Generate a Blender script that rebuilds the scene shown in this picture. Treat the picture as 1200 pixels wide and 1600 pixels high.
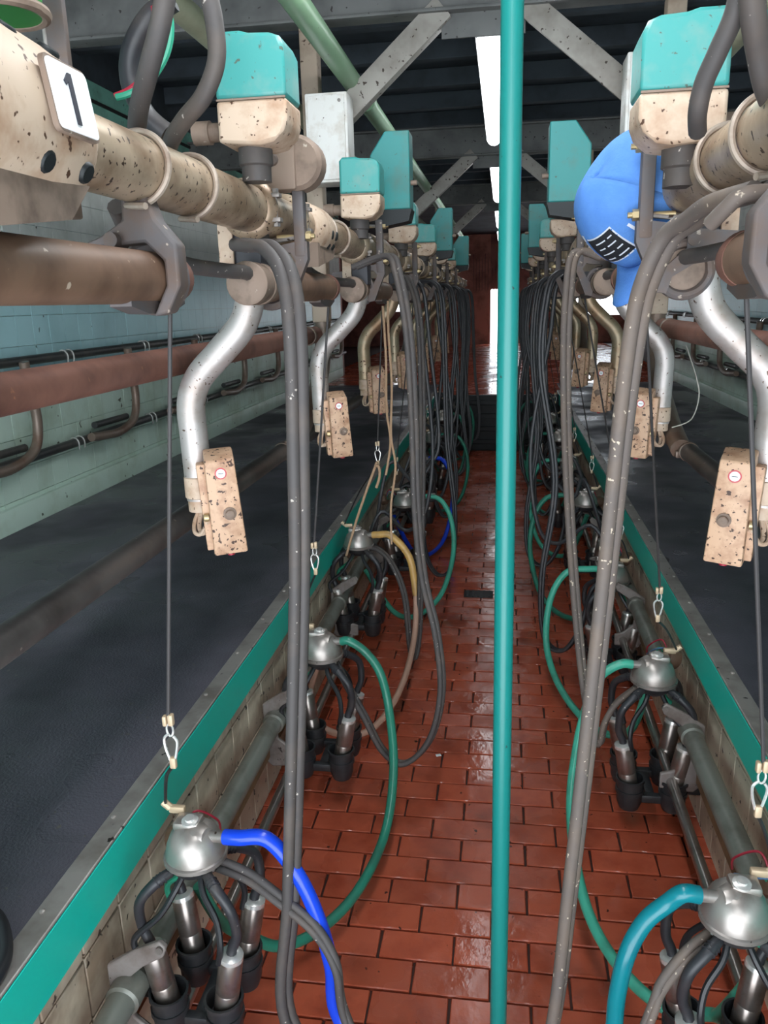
import bpy, bmesh, math, random
from mathutils import Vector, Matrix
import numpy as np
random.seed(7)
for o in list(bpy.data.objects): bpy.data.objects.remove(o)
SC = bpy.context.scene
COL = SC.collection
# ------------------------------------------------------------------ camera
F_PX = 1225.0
TH, YAW, ROLL = math.radians(15.0), math.radians(8.85), math.radians(1.58)
CAM_H = 1.694
FWD = Vector((-math.sin(YAW)*math.cos(TH), math.cos(YAW)*math.cos(TH), -math.sin(TH)))
_R = Vector((math.cos(YAW), math.sin(YAW), 0)); _D = FWD.cross(_R)
RGT = math.cos(ROLL)*_R + math.sin(ROLL)*_D
DWN = -math.sin(ROLL)*_R + math.cos(ROLL)*_D
cam_d = bpy.data.cameras.new('camera'); cam = bpy.data.objects.new('camera', cam_d); COL.objects.link(cam)
cam.matrix_world = Matrix(((RGT.x, -DWN.x, -FWD.x, 0), (RGT.y, -DWN.y, -FWD.y, 0), (RGT.z, -DWN.z, -FWD.z, CAM_H), (0, 0, 0, 1)))
cam_d.sensor_fit = 'VERTICAL'; cam_d.sensor_height = 24.0; cam_d.lens = 24.0*F_PX/1600.0
cam_d.clip_start = 0.02; cam_d.clip_end = 200
SC.camera = cam
def P(u, v, y):
    """world point seen at photo pixel (u, v) at distance y along the parlour"""
    d = FWD + (u-600)/F_PX*RGT + (v-800)/F_PX*DWN
    t = y/d.y
    return Vector((0, 0, CAM_H)) + d*t
def PZ(u, v, z):
    d = FWD + (u-600)/F_PX*RGT + (v-800)/F_PX*DWN
    return Vector((0, 0, CAM_H)) + d*((z-CAM_H)/d.z)
# ------------------------------------------------------------------ world + exposure
W = bpy.data.worlds.new('world'); SC.world = W; W.use_nodes = True
bgn = W.node_tree.nodes['Background']; bgn.inputs[0].default_value = (0.86, 0.93, 1.0, 1); bgn.inputs[1].default_value = 2.6
SC.view_settings.view_transform = 'Standard'; SC.view_settings.look = 'None'
SC.view_settings.gamma = 1.0; SC.view_settings.exposure = 1.25; SC.view_settings.use_curve_mapping = False
TUBE_POWER = 15.0; TUBE_POWER_DIM = 3.8  # weaker power for the lamps ahead, so the far end falls darker
# ------------------------------------------------------------------ materials
def srgb(r, g, b):
    f = lambda c: (c/255/12.92) if c/255 <= .04045 else ((c/255+.055)/1.055)**2.4
    return (f(r), f(g), f(b), 1)
M = {}
def mat(name, col, rough=.5, metal=0.0, dirt=None, speck=None, bump=None, var=0.0, wet=None, emit=None, world=False, spec=.5, stain=None):
    """dirt=(colour, amount, scale)  speck=(colour, threshold, scale)  bump=(scale, strength)  wet=(scale, low roughness)"""
    m = bpy.data.materials.new(name); m.use_nodes = True
    nt = m.node_tree; N = nt.nodes; L = nt.links
    b = N['Principled BSDF']
    b.inputs['Roughness'].default_value = rough; b.inputs['Metallic'].default_value = metal
    b.inputs['Specular IOR Level'].default_value = spec
    b.inputs['Base Color'].default_value = col
    tc = N.new('ShaderNodeTexCoord'); oi = N.new('ShaderNodeObjectInfo')
    if world:
        geo = N.new('ShaderNodeNewGeometry'); vec = geo.outputs['Position']
    else:
        ad = N.new('ShaderNodeVectorMath'); ad.operation = 'ADD'
        L.new(tc.outputs['Object'], ad.inputs[0])
        mu = N.new('ShaderNodeVectorMath'); mu.operation = 'SCALE'; mu.inputs[0].default_value = (7.3, 3.1, 5.7)
        L.new(oi.outputs['Random'], mu.inputs['Scale']); L.new(mu.outputs[0], ad.inputs[1])
        vec = ad.outputs[0]
    out = None
    def noise(scale, detail=4, rgh=.6):
        n = N.new('ShaderNodeTexNoise'); n.inputs['Scale'].default_value = scale; n.inputs['Detail'].default_value = detail
        n.inputs['Roughness'].default_value = rgh; L.new(vec, n.inputs['Vector']); return n.outputs['Fac']
    def mix(fac, a, bcol):
        mx = N.new('ShaderNodeMix'); mx.data_type = 'RGBA'
        if a is None: mx.inputs[6].default_value = col
        else: L.new(a, mx.inputs[6])
        mx.inputs[7].default_value = bcol; L.new(fac, mx.inputs[0]); return mx.outputs[2]
    def ramp(src, lo, hi, a=0.0, bb=1.0):
        r = N.new('ShaderNodeMapRange'); r.inputs[1].default_value = lo; r.inputs[2].default_value = hi
        r.inputs[3].default_value = a; r.inputs[4].default_value = bb; L.new(src, r.inputs[0]); return r.outputs[0]
    if dirt: out = mix(ramp(noise(dirt[2]), .62-.45*dirt[1], .80-.30*dirt[1], 0, min(1, dirt[1]+.3)), out, dirt[0])
    if stain: out = mix(ramp(noise(stain[3], 5, .65), stain[1], stain[2], 0, .85), out, stain[0])
    if speck: out = mix(ramp(noise(speck[2], 2, .5), speck[1], speck[1]+.035), out, speck[0])
    if var:
        hv = N.new('ShaderNodeHueSaturation'); 
        if out is None: hv.inputs['Color'].default_value = col
        else: L.new(out, hv.inputs['Color'])
        L.new(ramp(oi.outputs['Random'], 0, 1, 1-var, 1+var), hv.inputs['Value']); out = hv.outputs[0]
    if out is not None: L.new(out, b.inputs['Base Color'])
    if wet:
        L.new(ramp(noise(wet[0], 3), .42, .6, wet[1], rough), b.inputs['Roughness'])
    if bump:
        bp = N.new('ShaderNodeBump'); bp.inputs['Strength'].default_value = bump[1]; bp.inputs['Distance'].default_value = .004
        L.new(noise(bump[0], 3), bp.inputs['Height']); L.new(bp.outputs[0], b.inputs['Normal'])
    if emit:
        b.inputs['Emission Color'].default_value = emit[0]; b.inputs['Emission Strength'].default_value = emit[1]
    M[name] = m; return m
BROWN = srgb(104, 74, 54); DARKB = srgb(60, 44, 36); DUST = srgb(120, 108, 98)
mat('teal', srgb(64, 150, 145), .38, dirt=(srgb(116, 150, 142), .30, 18), speck=(srgb(80, 96, 86), .67, 90))
mat('teal_dark', srgb(46, 136, 134), .45, dirt=(srgb(86, 110, 100), .25, 10), speck=(srgb(60, 80, 70), .70, 60))
mat('pole_green', srgb(18, 122, 116), .32, speck=(srgb(50, 70, 66), .735, 90))
mat('kerb_green', srgb(12, 186, 168), .35, speck=(srgb(90, 170, 155), .73, 45))
mat('cream', srgb(204, 180, 158), .55, dirt=(srgb(160, 118, 86), .38, 18), speck=(srgb(84, 58, 42), .65, 95))
mat('cream_box', srgb(204, 166, 136), .5, dirt=(srgb(140, 90, 60), .34, 26), speck=(srgb(70, 46, 34), .62, 110))
mat('white_box', srgb(238, 235, 230), .45, dirt=(srgb(190, 170, 150), .25, 14), speck=(srgb(100, 80, 66), .70, 60))
mat('milk_steel', srgb(190, 168, 144), .38, .35, dirt=(srgb(124, 96, 72), .48, 11), speck=(srgb(66, 48, 38), .64, 105))
mat('brown_cyl', srgb(124, 96, 78), .5, .1, dirt=(srgb(88, 64, 50), .42, 12), speck=(srgb(190, 170, 150), .72, 55))
mat('cap_grey', srgb(138, 118, 104), .65, .1, dirt=(DARKB, .3, 18), speck=(srgb(190, 176, 160), .71, 70))
mat('silver', srgb(196, 188, 184), .46, .55, dirt=(srgb(150, 126, 108), .32, 11), speck=(srgb(100, 78, 64), .67, 95))
mat('silver_old', srgb(178, 160, 134), .4, .5, dirt=(srgb(150, 110, 76), .45, 10), speck=(srgb(86, 62, 46), .66, 60))
mat('steel', srgb(176, 170, 166), .28, .9, dirt=(srgb(120, 108, 100), .3, 16))
mat('steel_dull', srgb(150, 143, 138), .42, .6, dirt=(srgb(96, 82, 72), .35, 18), speck=(srgb(70, 56, 48), .68, 70))
mat('low_pipe', srgb(134, 136, 128), .4, .3, dirt=(srgb(92, 84, 76), .35, 10))
mat('claw', srgb(176, 168, 162), .36, .7, dirt=(srgb(130, 118, 110), .3, 14))
mat('shell', srgb(160, 150, 144), .3, .85, dirt=(srgb(110, 92, 78), .35, 20))
mat('ring_bright', srgb(232, 230, 226), .25, .6)
mat('flange', srgb(172, 166, 160), .4, .5, dirt=(srgb(120, 110, 102), .4, 8), speck=(srgb(50, 46, 42), .70, 40))
mat('cast_grey', srgb(96, 91, 92), .6, .15, dirt=(srgb(104, 84, 72), .5, 16), speck=(srgb(170, 156, 144), .70, 70))
mat('plate_grey', srgb(146, 138, 134), .55, .2, dirt=(srgb(92, 74, 64), .4, 14), speck=(srgb(60, 50, 46), .69, 50))
mat('rubber', srgb(46, 46, 50), .42, speck=(srgb(150, 140, 130), .745, 75), dirt=(srgb(86, 78, 74), .25, 12))
mat('rubber_dusty', srgb(74, 69, 68), .6, speck=(srgb(186, 176, 166), .70, 85), dirt=(srgb(98, 86, 78), .35, 10))
mat('rubber_brown', srgb(98, 88, 83), .65, speck=(srgb(196, 180, 160), .675, 95), dirt=(srgb(116, 100, 88), .4, 10))
mat('rubber_clean', srgb(34, 35, 38), .4)
mat('jetter_black', srgb(40, 42, 45), .45, dirt=(srgb(74, 70, 68), .3, 20))
mat('hose_blue', srgb(24, 70, 214), .22)
mat('hose_navy', srgb(40, 44, 150), .25)
mat('hose_green', srgb(44, 128, 106), .3, dirt=(srgb(54, 92, 78), .35, 10))
mat('hose_mint', srgb(70, 172, 146), .3, dirt=(srgb(60, 120, 100), .35, 10))
mat('hose_teal', srgb(10, 124, 136), .25, dirt=(srgb(20, 90, 110), .3, 8))
mat('hose_buff', srgb(212, 168, 98), .35, dirt=(srgb(160, 124, 84), .35, 10))
mat('hose_pink', srgb(190, 150, 130), .4)
mat('tube_green', srgb(50, 150, 120), .35)
mat('tube_red', srgb(170, 40, 60), .4)
mat('tube_lblue', srgb(96, 130, 170), .4)
mat('tube_white', srgb(206, 200, 188), .45)
mat('rust_rail', srgb(142, 98, 84), .55, .1, dirt=(srgb(86, 56, 48), .45, 7), speck=(srgb(160, 110, 84), .70, 40))
mat('dark_rail', srgb(100, 94, 92), .45, .3, dirt=(srgb(56, 48, 46), .45, 8), speck=(srgb(150, 140, 130), .735, 45))
mat('wall_pipe', srgb(62, 64, 64), .4, .3, dirt=(srgb(98, 92, 84), .35, 8))
mat('hook_pipe', srgb(128, 112, 100), .4, .3, dirt=(srgb(110, 74, 54), .4, 10))
mat('post_tan', srgb(178, 160, 142), .55, .1, dirt=(srgb(134, 112, 94), .35, 8), speck=(srgb(80, 62, 50), .68, 60))
mat('frame_grey', srgb(168, 162, 154), .6, .1, dirt=(srgb(104, 94, 84), .4, 5), speck=(srgb(66, 54, 46), .66, 50))
mat('beam_grey', srgb(112, 112, 110), .6, .1, dirt=(srgb(70, 70, 70), .45, 4), speck=(srgb(50, 46, 44), .68, 40))
mat('pipe_pale_green', srgb(150, 188, 150), .35, speck=(srgb(90, 96, 80), .70, 50), dirt=(srgb(128, 150, 124), .25, 6))
mat('pipe_beige', srgb(178, 178, 150), .5, dirt=(srgb(140, 136, 112), .3, 6))
mat('gutter_green', srgb(140, 204, 186), .45, dirt=(srgb(84, 120, 104), .35, 5), speck=(srgb(60, 70, 60), .70, 40))
mat('gutter_seam', srgb(40, 40, 38), .6)
mat('brick', srgb(186, 90, 64), .34, dirt=(srgb(150, 62, 42), .35, 9), speck=(srgb(70, 36, 28), .72, 35), var=.13, wet=(3.2, .12), bump=(26, .25), world=True, stain=(srgb(92, 46, 36), .52, .74, 1.7))
mat('grout', srgb(66, 34, 24), .6, dirt=(srgb(40, 26, 22), .4, 9), world=True)
mat('mat_black', srgb(92, 89, 99), .62, dirt=(srgb(58, 59, 64), .5, 2.2), speck=(srgb(96, 92, 88), .70, 46), wet=(1.3, .24), bump=(150, .55), world=True)
mat('tile_blue', srgb(172, 214, 220), .32, dirt=(srgb(150, 192, 198), .35, 2.5), speck=(srgb(70, 92, 92), .73, 22), var=.03, world=True)
mat('tile_white', srgb(238, 242, 236), .35, dirt=(srgb(178, 186, 176), .3, 2.5), speck=(srgb(90, 96, 84), .74, 22), var=.03, world=True)
mat('tile_green', srgb(200, 222, 208), .45, dirt=(srgb(164, 182, 158), .4, 3.0), speck=(srgb(70, 80, 62), .70, 20), var=.04, world=True)
mat('tile_cream', srgb(212, 196, 174), .45, dirt=(srgb(130, 100, 78), .42, 6), speck=(srgb(62, 48, 40), .67, 40), var=.08, world=True)
mat('joint', srgb(168, 190, 188), .8, world=True)
mat('joint_brown', srgb(70, 56, 46), .8, world=True)
mat('ceiling_dark', srgb(62, 70, 78), .8, dirt=(srgb(24, 28, 32), .5, 2), world=True)
mat('purlin', srgb(70, 78, 86), .8, dirt=(srgb(34, 36, 40), .4, 3), world=True)
mat('dark_metal', srgb(34, 38, 40), .5, .2, dirt=(srgb(22, 24, 24), .4, 6))
mat('maroon', srgb(186, 124, 112), .6, dirt=(srgb(72, 40, 38), .4, 3))
mat('maroon_light', srgb(214, 150, 130), .6, dirt=(srgb(130, 76, 64), .4, 3))
mat('lamp_body', srgb(200, 204, 206), .5)
mat('lamp_diffuser', (1, 1, 1, 1), .4, emit=((0.93, 0.97, 1.0, 1), TUBE_POWER))
mat('lamp_diffuser_dim', (1, 1, 1, 1), .4, emit=((0.93, 0.97, 1.0, 1), TUBE_POWER_DIM))
mat('cap_blue', srgb(92, 142, 212), .8, dirt=(srgb(70, 118, 196), .4, 9), bump=(240, .3), spec=.2)
mat('cap_under', srgb(40, 70, 110), .85)
mat('cap_black', srgb(28, 30, 36), .8)
mat('cap_white', srgb(222, 226, 236), .7)
mat('cap_red', srgb(120, 40, 46), .7)
mat('plate_white', srgb(246, 246, 246), .4)
mat('ink', srgb(40, 40, 52), .5)
mat('badge_red', srgb(190, 80, 84), .5)
mat('wire_ring', srgb(168, 152, 138), .45, .2, dirt=(srgb(110, 88, 72), .4, 20))
mat('twine', srgb(186, 152, 122), .9)
mat('clip_beige', srgb(200, 176, 146), .5, .3)
mat('brass', srgb(190, 170, 130), .35, .7)
mat('rope_dark', srgb(62, 58, 58), .6)
mat('drain', srgb(26, 28, 30), .5)
mat('bucket_green', srgb(50, 130, 60), .4)
mat('plank', srgb(140, 108, 78), .7, dirt=(srgb(90, 68, 50), .4, 8))
mat('black_plate', srgb(50, 50, 56), .5)
# ------------------------------------------------------------------ mesh builder
class MB:
    def __init__(s): s.v = []; s.f = []
    def add(s, vs, fs):
        o = len(s.v); s.v += [tuple(v) for v in vs]; s.f += [tuple(i+o for i in f) for f in fs]; return s
    def box(s, c, d, bev=0.0, rot=None, seg=2):
        bm = bmesh.new(); bmesh.ops.create_cube(bm, size=1.0)
        for v in bm.verts: v.co = Vector((v.co.x*d[0], v.co.y*d[1], v.co.z*d[2]))
        if bev > 0: bmesh.ops.bevel(bm, geom=bm.edges[:], offset=bev, segments=seg, profile=.5, affect='EDGES')
        return s._bm(bm, c, rot)
    def _bm(s, bm, c=(0, 0, 0), rot=None):
        R = rot if rot is not None else Matrix.Identity(3)
        c = Vector(c); bm.verts.index_update()
        s.add([R @ v.co + c for v in bm.verts], [[v.index for v in f.verts] for f in bm.faces]); bm.free(); return s
    def lathe(s, prof, c=(0, 0, 0), axis=(0, 0, 1), n=20, sx=1.0, sy=1.0):
        """prof: list of (r, h) along axis"""
        q = Vector((0, 0, 1)).rotation_difference(Vector(axis).normalized()); c = Vector(c)
        vs = []; fs = []; k = len(prof)
        for r, h in prof:
            for i in range(n):
                a = 2*math.pi*i/n; vs.append(q @ Vector((r*math.cos(a)*sx, r*math.sin(a)*sy, h)) + c)
        for j in range(k-1):
            for i in range(n):
                i2 = (i+1) % n; fs.append((j*n+i, j*n+i2, (j+1)*n+i2, (j+1)*n+i))
        if prof[0][0] > 1e-6: fs.append(tuple(reversed(range(n))))
        if prof[-1][0] > 1e-6: fs.append(tuple((k-1)*n+i for i in range(n)))
        return s.add(vs, fs)
    def cyl(s, a, b, r, n=16, bev=0.0):
        a = Vector(a); b = Vector(b); l = (b-a).length
        pr = [(r, 0), (r, l)] if bev <= 0 else [(r-bev, 0), (r, bev), (r, l-bev), (r-bev, l)]
        return s.lathe(pr, a, b-a, n)
    def tube(s, pts, r, n=10, per=8, smooth=True, closed=False):
        pts = [Vector(p) for p in pts]
        rr = r if isinstance(r, (list, tuple)) else [r]*len(pts)
        if smooth and len(pts) > 2:
            Q = []; RR = []; m = len(pts)
            rng = m if closed else m-1
            for i in range(rng):
                if closed: p0, p1, p2, p3 = pts[(i-1) % m], pts[i], pts[(i+1) % m], pts[(i+2) % m]
                else: p0, p1, p2, p3 = pts[max(i-1, 0)], pts[i], pts[i+1], pts[min(i+2, m-1)]
                for k in range(per):
                    t = k/per
                    Q.append(.5*((2*p1)+(-p0+p2)*t+(2*p0-5*p1+4*p2-p3)*t*t+(-p0+3*p1-3*p2+p3)*t**3))
                    RR.append(rr[i]*(1-t)+rr[(i+1) % m]*t)
            if not closed: Q.append(pts[-1]); RR.append(rr[-1])
        else: Q = pts; RR = rr
        m = len(Q); vs = []; fs = []
        T = []
        for i in range(m):
            if closed: t = Q[(i+1) % m]-Q[(i-1) % m]
            else: t = Q[min(i+1, m-1)]-Q[max(i-1, 0)]
            T.append(t.normalized() if t.length > 1e-9 else Vector((0, 0, 1)))
        u = T[0].orthogonal().normalized()
        for i in range(m):
            u = (u - T[i]*u.dot(T[i])); u = u.normalized() if u.length > 1e-6 else T[i].orthogonal().normalized()
            w = T[i].cross(u)
            for k in range(n):
                a = 2*math.pi*k/n; vs.append(Q[i]+RR[i]*(math.cos(a)*u+math.sin(a)*w))
        for i in range(m if closed else m-1):
            j = (i+1) % m
            for k in range(n):
                k2 = (k+1) % n; fs.append((i*n+k, i*n+k2, j*n+k2, j*n+k))
        if not closed: fs.append(tuple(reversed(range(n)))); fs.append(tuple((m-1)*n+k for k in range(n)))
        return s.add(vs, fs)
    def prism(s, outline, thick, frame, hole=None):
        """outline: 2-D points; frame=(origin, e1, e2); extruded along e1 x e2 by thick (centred)"""
        o, e1, e2 = Vector(frame[0]), Vector(frame[1]), Vector(frame[2]); nn = e1.cross(e2).normalized()
        bm = bmesh.new()
        def loop(pts): 
            vs = [bm.verts.new(o+e1*p[0]+e2*p[1]-nn*thick/2) for p in pts]
            return [bm.edges.new((vs[i], vs[(i+1) % len(vs)])) for i in range(len(vs))]
        ed = loop(outline)
        if hole: ed += loop(hole)
        r = bmesh.ops.triangle_fill(bm, use_beauty=True, use_dissolve=False, edges=ed)
        fc = [g for g in bm.faces]
        ex = bmesh.ops.extrude_face_region(bm, geom=fc)
        bmesh.ops.translate(bm, verts=[g for g in ex['geom'] if isinstance(g, bmesh.types.BMVert)], vec=nn*thick)
        bmesh.ops.recalc_face_normals(bm, faces=bm.faces[:])
        return s._bm(bm)
    def grid(s, nu, nv, fn):
        vs = [fn(i/(nu-1), j/(nv-1)) for j in range(nv) for i in range(nu)]
        return s.add(vs, [(j*nu+i, j*nu+i+1, (j+1)*nu+i+1, (j+1)*nu+i) for j in range(nv-1) for i in range(nu-1)])
    def mesh(s, name, angle=40):
        me = bpy.data.meshes.new(name); me.from_pydata(s.v, [], s.f); me.update()
        me.polygons.foreach_set('use_smooth', [True]*len(me.polygons)); me.set_sharp_from_angle(angle=math.radians(angle))
        return me
    def build(s, name, m, parent=None, off=None, angle=40):
        if off is not None:
            ox, oy, oz = off; s.v = [(a-ox, b-oy, c-oz) for a, b, c in s.v]
        me = s.mesh(name, angle); me.materials.append(M[m])
        o = bpy.data.objects.new(name, me); COL.objects.link(o)
        if parent: o.parent = parent
        return o
def link_mesh(name, me, parent=None, loc=(0, 0, 0), rot=None):
    o = bpy.data.objects.new(name, me); COL.objects.link(o); o.location = loc
    if rot: o.rotation_euler = rot
    if parent: o.parent = parent
    return o
def tag(o, label, cat, group=None):
    o['label'] = label; o['category'] = cat
    if group: o['group'] = group
    return o
def thing(name, label, cat, loc=(0, 0, 0), group=None):
    o = bpy.data.objects.new(name, None); COL.objects.link(o); o.location = loc; o.empty_display_size = .05
    return tag(o, label, cat, group)
def struct(o): o['kind'] = 'structure'; return o
def solo(mb, name, m, label, cat, base, group=None, angle=40):
    """a thing that is one mesh, with its origin at base"""
    o = mb.build(name, m, None, base, angle); o.location = base
    return tag(o, label, cat, group)
def dup(root, loc, label=None, scale=None, rotz=None):
    r = root.copy(); COL.objects.link(r); r.location = loc
    if label: r['label'] = label
    if rotz is not None: r.rotation_euler.z = rotz
    for ch in root.children:
        c = ch.copy(); COL.objects.link(c); c.parent = r
        for g in ch.children:
            d = g.copy(); COL.objects.link(d); d.parent = c
    return r
def set_mat(o, m):
    o.material_slots[0].link = 'OBJECT'; o.material_slots[0].material = M[m]
ORD = ['first', 'second', 'third', 'fourth', 'fifth', 'sixth', 'seventh', 'eighth', 'ninth', 'tenth', 'eleventh']
SIDE = {-1: 'left', 1: 'right'}
XC = -0.088                      # centre line of the overhead equipment
def sx(s, x): return x if s < 0 else 2*XC - x     # mirror a left-hand x to the side s
PITCH = 1.08
ZP = 0.64                        # platform level
KX = {-1: -0.775, 1: 0.619}      # kerb faces
WX = {-1: -2.42, 1: 2.15}        # side walls
Y_END = 9.06
# ------------------------------------------------------------------ SETTING: floor of the pit
fl = struct(MB().box((-.09, 4.5, -.03), (1.8, 9.3, .05)).build('floor', 'grout'))
BL, BW, JT = .2, .1, .006
bme = MB().box((0, 0, 0), (BL-JT, BW-JT, .02), .0025, seg=1).mesh('brick'); bme.materials.append(M['brick'])
slots = []
r0 = 2.987; x00 = -.114
for k in range(-60, 22):
    yc = r0 - (k+.5)*BW
    if yc < .75 or yc > Y_END: continue
    ofs = 0 if k % 2 == 0 else .5
    for j in range(-5, 6):
        xcn = x00 + (j+.5+ofs)*BL
        if xcn < -.88 or xcn > .72: continue
        slots.append((yc, xcn))
slots.sort(key=lambda t: (t[0] < 1.35, t[0]))
for i, (yc, xcn) in enumerate(slots[:300]):
    link_mesh('brick', bme, fl, (xcn+random.uniform(-.001, .001), yc, -.0045+random.uniform(-.0012, .0012)), (random.uniform(-.006, .006), random.uniform(-.004, .004), random.uniform(-.006, .006)))
rest = MB()
for yc, xcn in slots[300:]: rest.box((xcn, yc, -.0045), (BL-JT, BW-JT, .02))
rb = rest.build('distant_bricks', 'brick', fl); rb['kind'] = 'stuff'
# platforms
for s in (-1, 1):
    n = SIDE[s]; kx = KX[s]; wx = WX[s]
    pl = struct(MB().box(((kx+s*.04+wx)/2, 4.6, ZP-.04), (abs(wx-kx)-.06, 11.4, .07)).build('floor_platform_'+n, 'mat_black'))
    # pit wall behind the equipment with its tiles
    pw = struct(MB().box((kx+s*.085, 4.6, ZP/2-.04), (.08, 9.4, ZP+.06)).build('wall_pit_'+n, 'joint_brown'))
    tme = MB().box((0, 0, 0), (.012, .143, .143), .002, seg=1).mesh('tile'); tme.materials.append(M['tile_cream'])
    for r in range(4):
        for c in range(60):
            link_mesh('tile', tme, pw, (kx+s*.042, .8+c*.148, .075+r*.148))
    # steel kerb angle: green face and grey top
    kr = struct(bpy.data.objects.new('trim_1' if s < 0 else 'trim_2', None)); COL.objects.link(kr); kr.location = (kx, 0, ZP)
    MB().box((s*.003, 4.9, -.0565), (.006, 9.0, .113), .001, seg=1).build('green_kerb_face', 'kerb_green', kr)
    MB().box((s*.024, 4.9, .006), (.048, 9.0, .008), .002, seg=1).build('steel_kerb_top', 'flange', kr)
    bolt = MB().lathe([(.006, 0), (.006, .003), (.003, .005), (0, .005)], (0, 0, 0), n=8).mesh('kerb_bolt'); bolt.materials.append(M['flange'])
    for k in range(30): link_mesh('kerb_bolt', bolt, kr, (s*.034, .8+k*.27, .010))
# side walls with tiles
def tiled_wall(s):
    wx = WX[s]; n = SIDE[s]
    w = struct(MB().box((wx+s*.06, 5.0, 1.9), (.1, 14.0, 2.7)).build('wall_'+n, 'joint'))
    T = .15; ms = {}
    for k in ('tile_blue', 'tile_white', 'tile_green'):
        me = MB().box((0, 0, 0), (.012, T-.0025, T-.0025), .001, seg=1).mesh('tile'); me.materials.append(M[k]); ms[k] = me
    lst = []
    y0 = 2.9 if s < 0 else 4.6
    for c in range(62):
        for r in range(14):
            y = y0 + c*T; z = ZP + .06 + T*r
            lst.append((y, z, 'tile_green' if z < 1.40 else ('tile_blue' if z < 2.06-T*.4 else 'tile_white')))
    rests = {k: MB() for k in ms}
    for i, (y, z, k) in enumerate(lst):
        if y > 11.9: continue
        if i < 300: link_mesh('tile', ms[k], w, (wx+s*.008+random.uniform(-.001, .001), y, z))
        else: rests[k].box((wx+s*.008, y, z), (.012, T-.0025, T-.0025))
    for k in rests:
        o = rests[k].build('distant_tiles', k, w); o['kind'] = 'stuff'
    # low cement ledge along the wall foot
    MB().box((wx-s*.012, 5, ZP+.05), (.03, 13.5, .13), .008).build('wall_ledge', 'tile_green', w)
    MB().box((wx-s*.02, 5, 2.86), (.05, 13.5, .22), .004).build('gutter_board', 'gutter_green', w)
    MB().box((wx-s*.012, 5, 3.10), (.04, 13.6, .25)).build('roof_void_strip', 'ceiling_dark', w)  # dark strip standing in for the unlit roof void above the gutter
    MB().box((wx-s*.05, 5, 2.86), (.012, 13.5, .018)).build('gutter_seam', 'gutter_seam', w)
for s in (-1, 1): tiled_wall(s)
# ceiling with purlins
ce = struct(MB().box((-.1, 8.0, 3.22), (9.0, 26.0, .06)).build('ceiling', 'ceiling_dark'))
pme = MB().box((0, 0, 0), (8.6, .07, .11), .004, seg=1).mesh('purlin'); pme.materials.append(M['purlin'])
for k in range(24): link_mesh('purlin', pme, ce, (-.1, -1.6+k*.62, 3.135))
# the end of the pit, far floor and far wall
endw = struct(MB().box((-.09, Y_END+.05, .30), (1.7, .08, .66)).build('wall_pit_end', 'dark_metal'))
for k in range(4):
    MB().box((-.09, Y_END-.015, .10+k*.15), (1.5, .03, .05), .004, seg=1).build('ledge_bar', 'dark_metal', endw)
ff = struct(MB().box((-.1, 14.6, .59), (9.0, 11.0, .05)).build('floor_far', 'grout'))
fb = MB()
for r in range(68):
    for c in range(24):
        fb.box((-2.6+(c+.5*(r % 2))*.205, 9.25+r*.155, .62), (.197, .148, .02))
o = fb.build('distant_bricks', 'brick', ff); o['kind'] = 'stuff'
wb = struct(bpy.data.objects.new('wall_far', None)); COL.objects.link(wb); wb.location = (0, 20, .6)
def far_panel(x0, x1, z0, z1, m, name='wall_panel'): return MB().box(((x0+x1)/2, 0, (z0+z1)/2-.6), (x1-x0, .12, z1-z0)).build(name, m, wb)
far_panel(-4.6, -2.75, .6, 3.3, 'maroon'); far_panel(-2.75, -2.35, .6, 1.45, 'maroon'); far_panel(-2.75, -2.35, 1.95, 3.3, 'maroon')
far_panel(-2.35, -.34, .6, 3.3, 'maroon_light'); far_panel(-.34, .34, 1.92, 3.3, 'maroon')
far_panel(.34, 1.7, .6, 3.3, 'maroon'); far_panel(1.7, 3.0, .6, 1.25, 'maroon_light'); far_panel(1.7, 3.0, 1.95, 3.3, 'maroon'); far_panel(3.0, 4.6, .6, 3.3, 'maroon')
for k in range(14): MB().box((-.75+k*.07, -.09, 1.72), (.02, .03, .85)).build('rib', 'maroon', wb)
for x in (-.36, .36): MB().box((x, -.1, .65), (.05, .05, 1.35)).build('door_jamb', 'maroon_light', wb)
for s in (-1, 1):
    w = struct(MB().box((-.1+s*4.5, 15.8, 1.9), (.1, 8.4, 2.7)).build('wall_yard_'+SIDE[s], 'maroon'))
    w = struct(MB().box(((WX[s]+s*4.5)/2, 11.95, 1.9), (abs(s*4.5-WX[s]), .1, 2.7)).build('wall_return_'+SIDE[s], 'maroon'))
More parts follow.
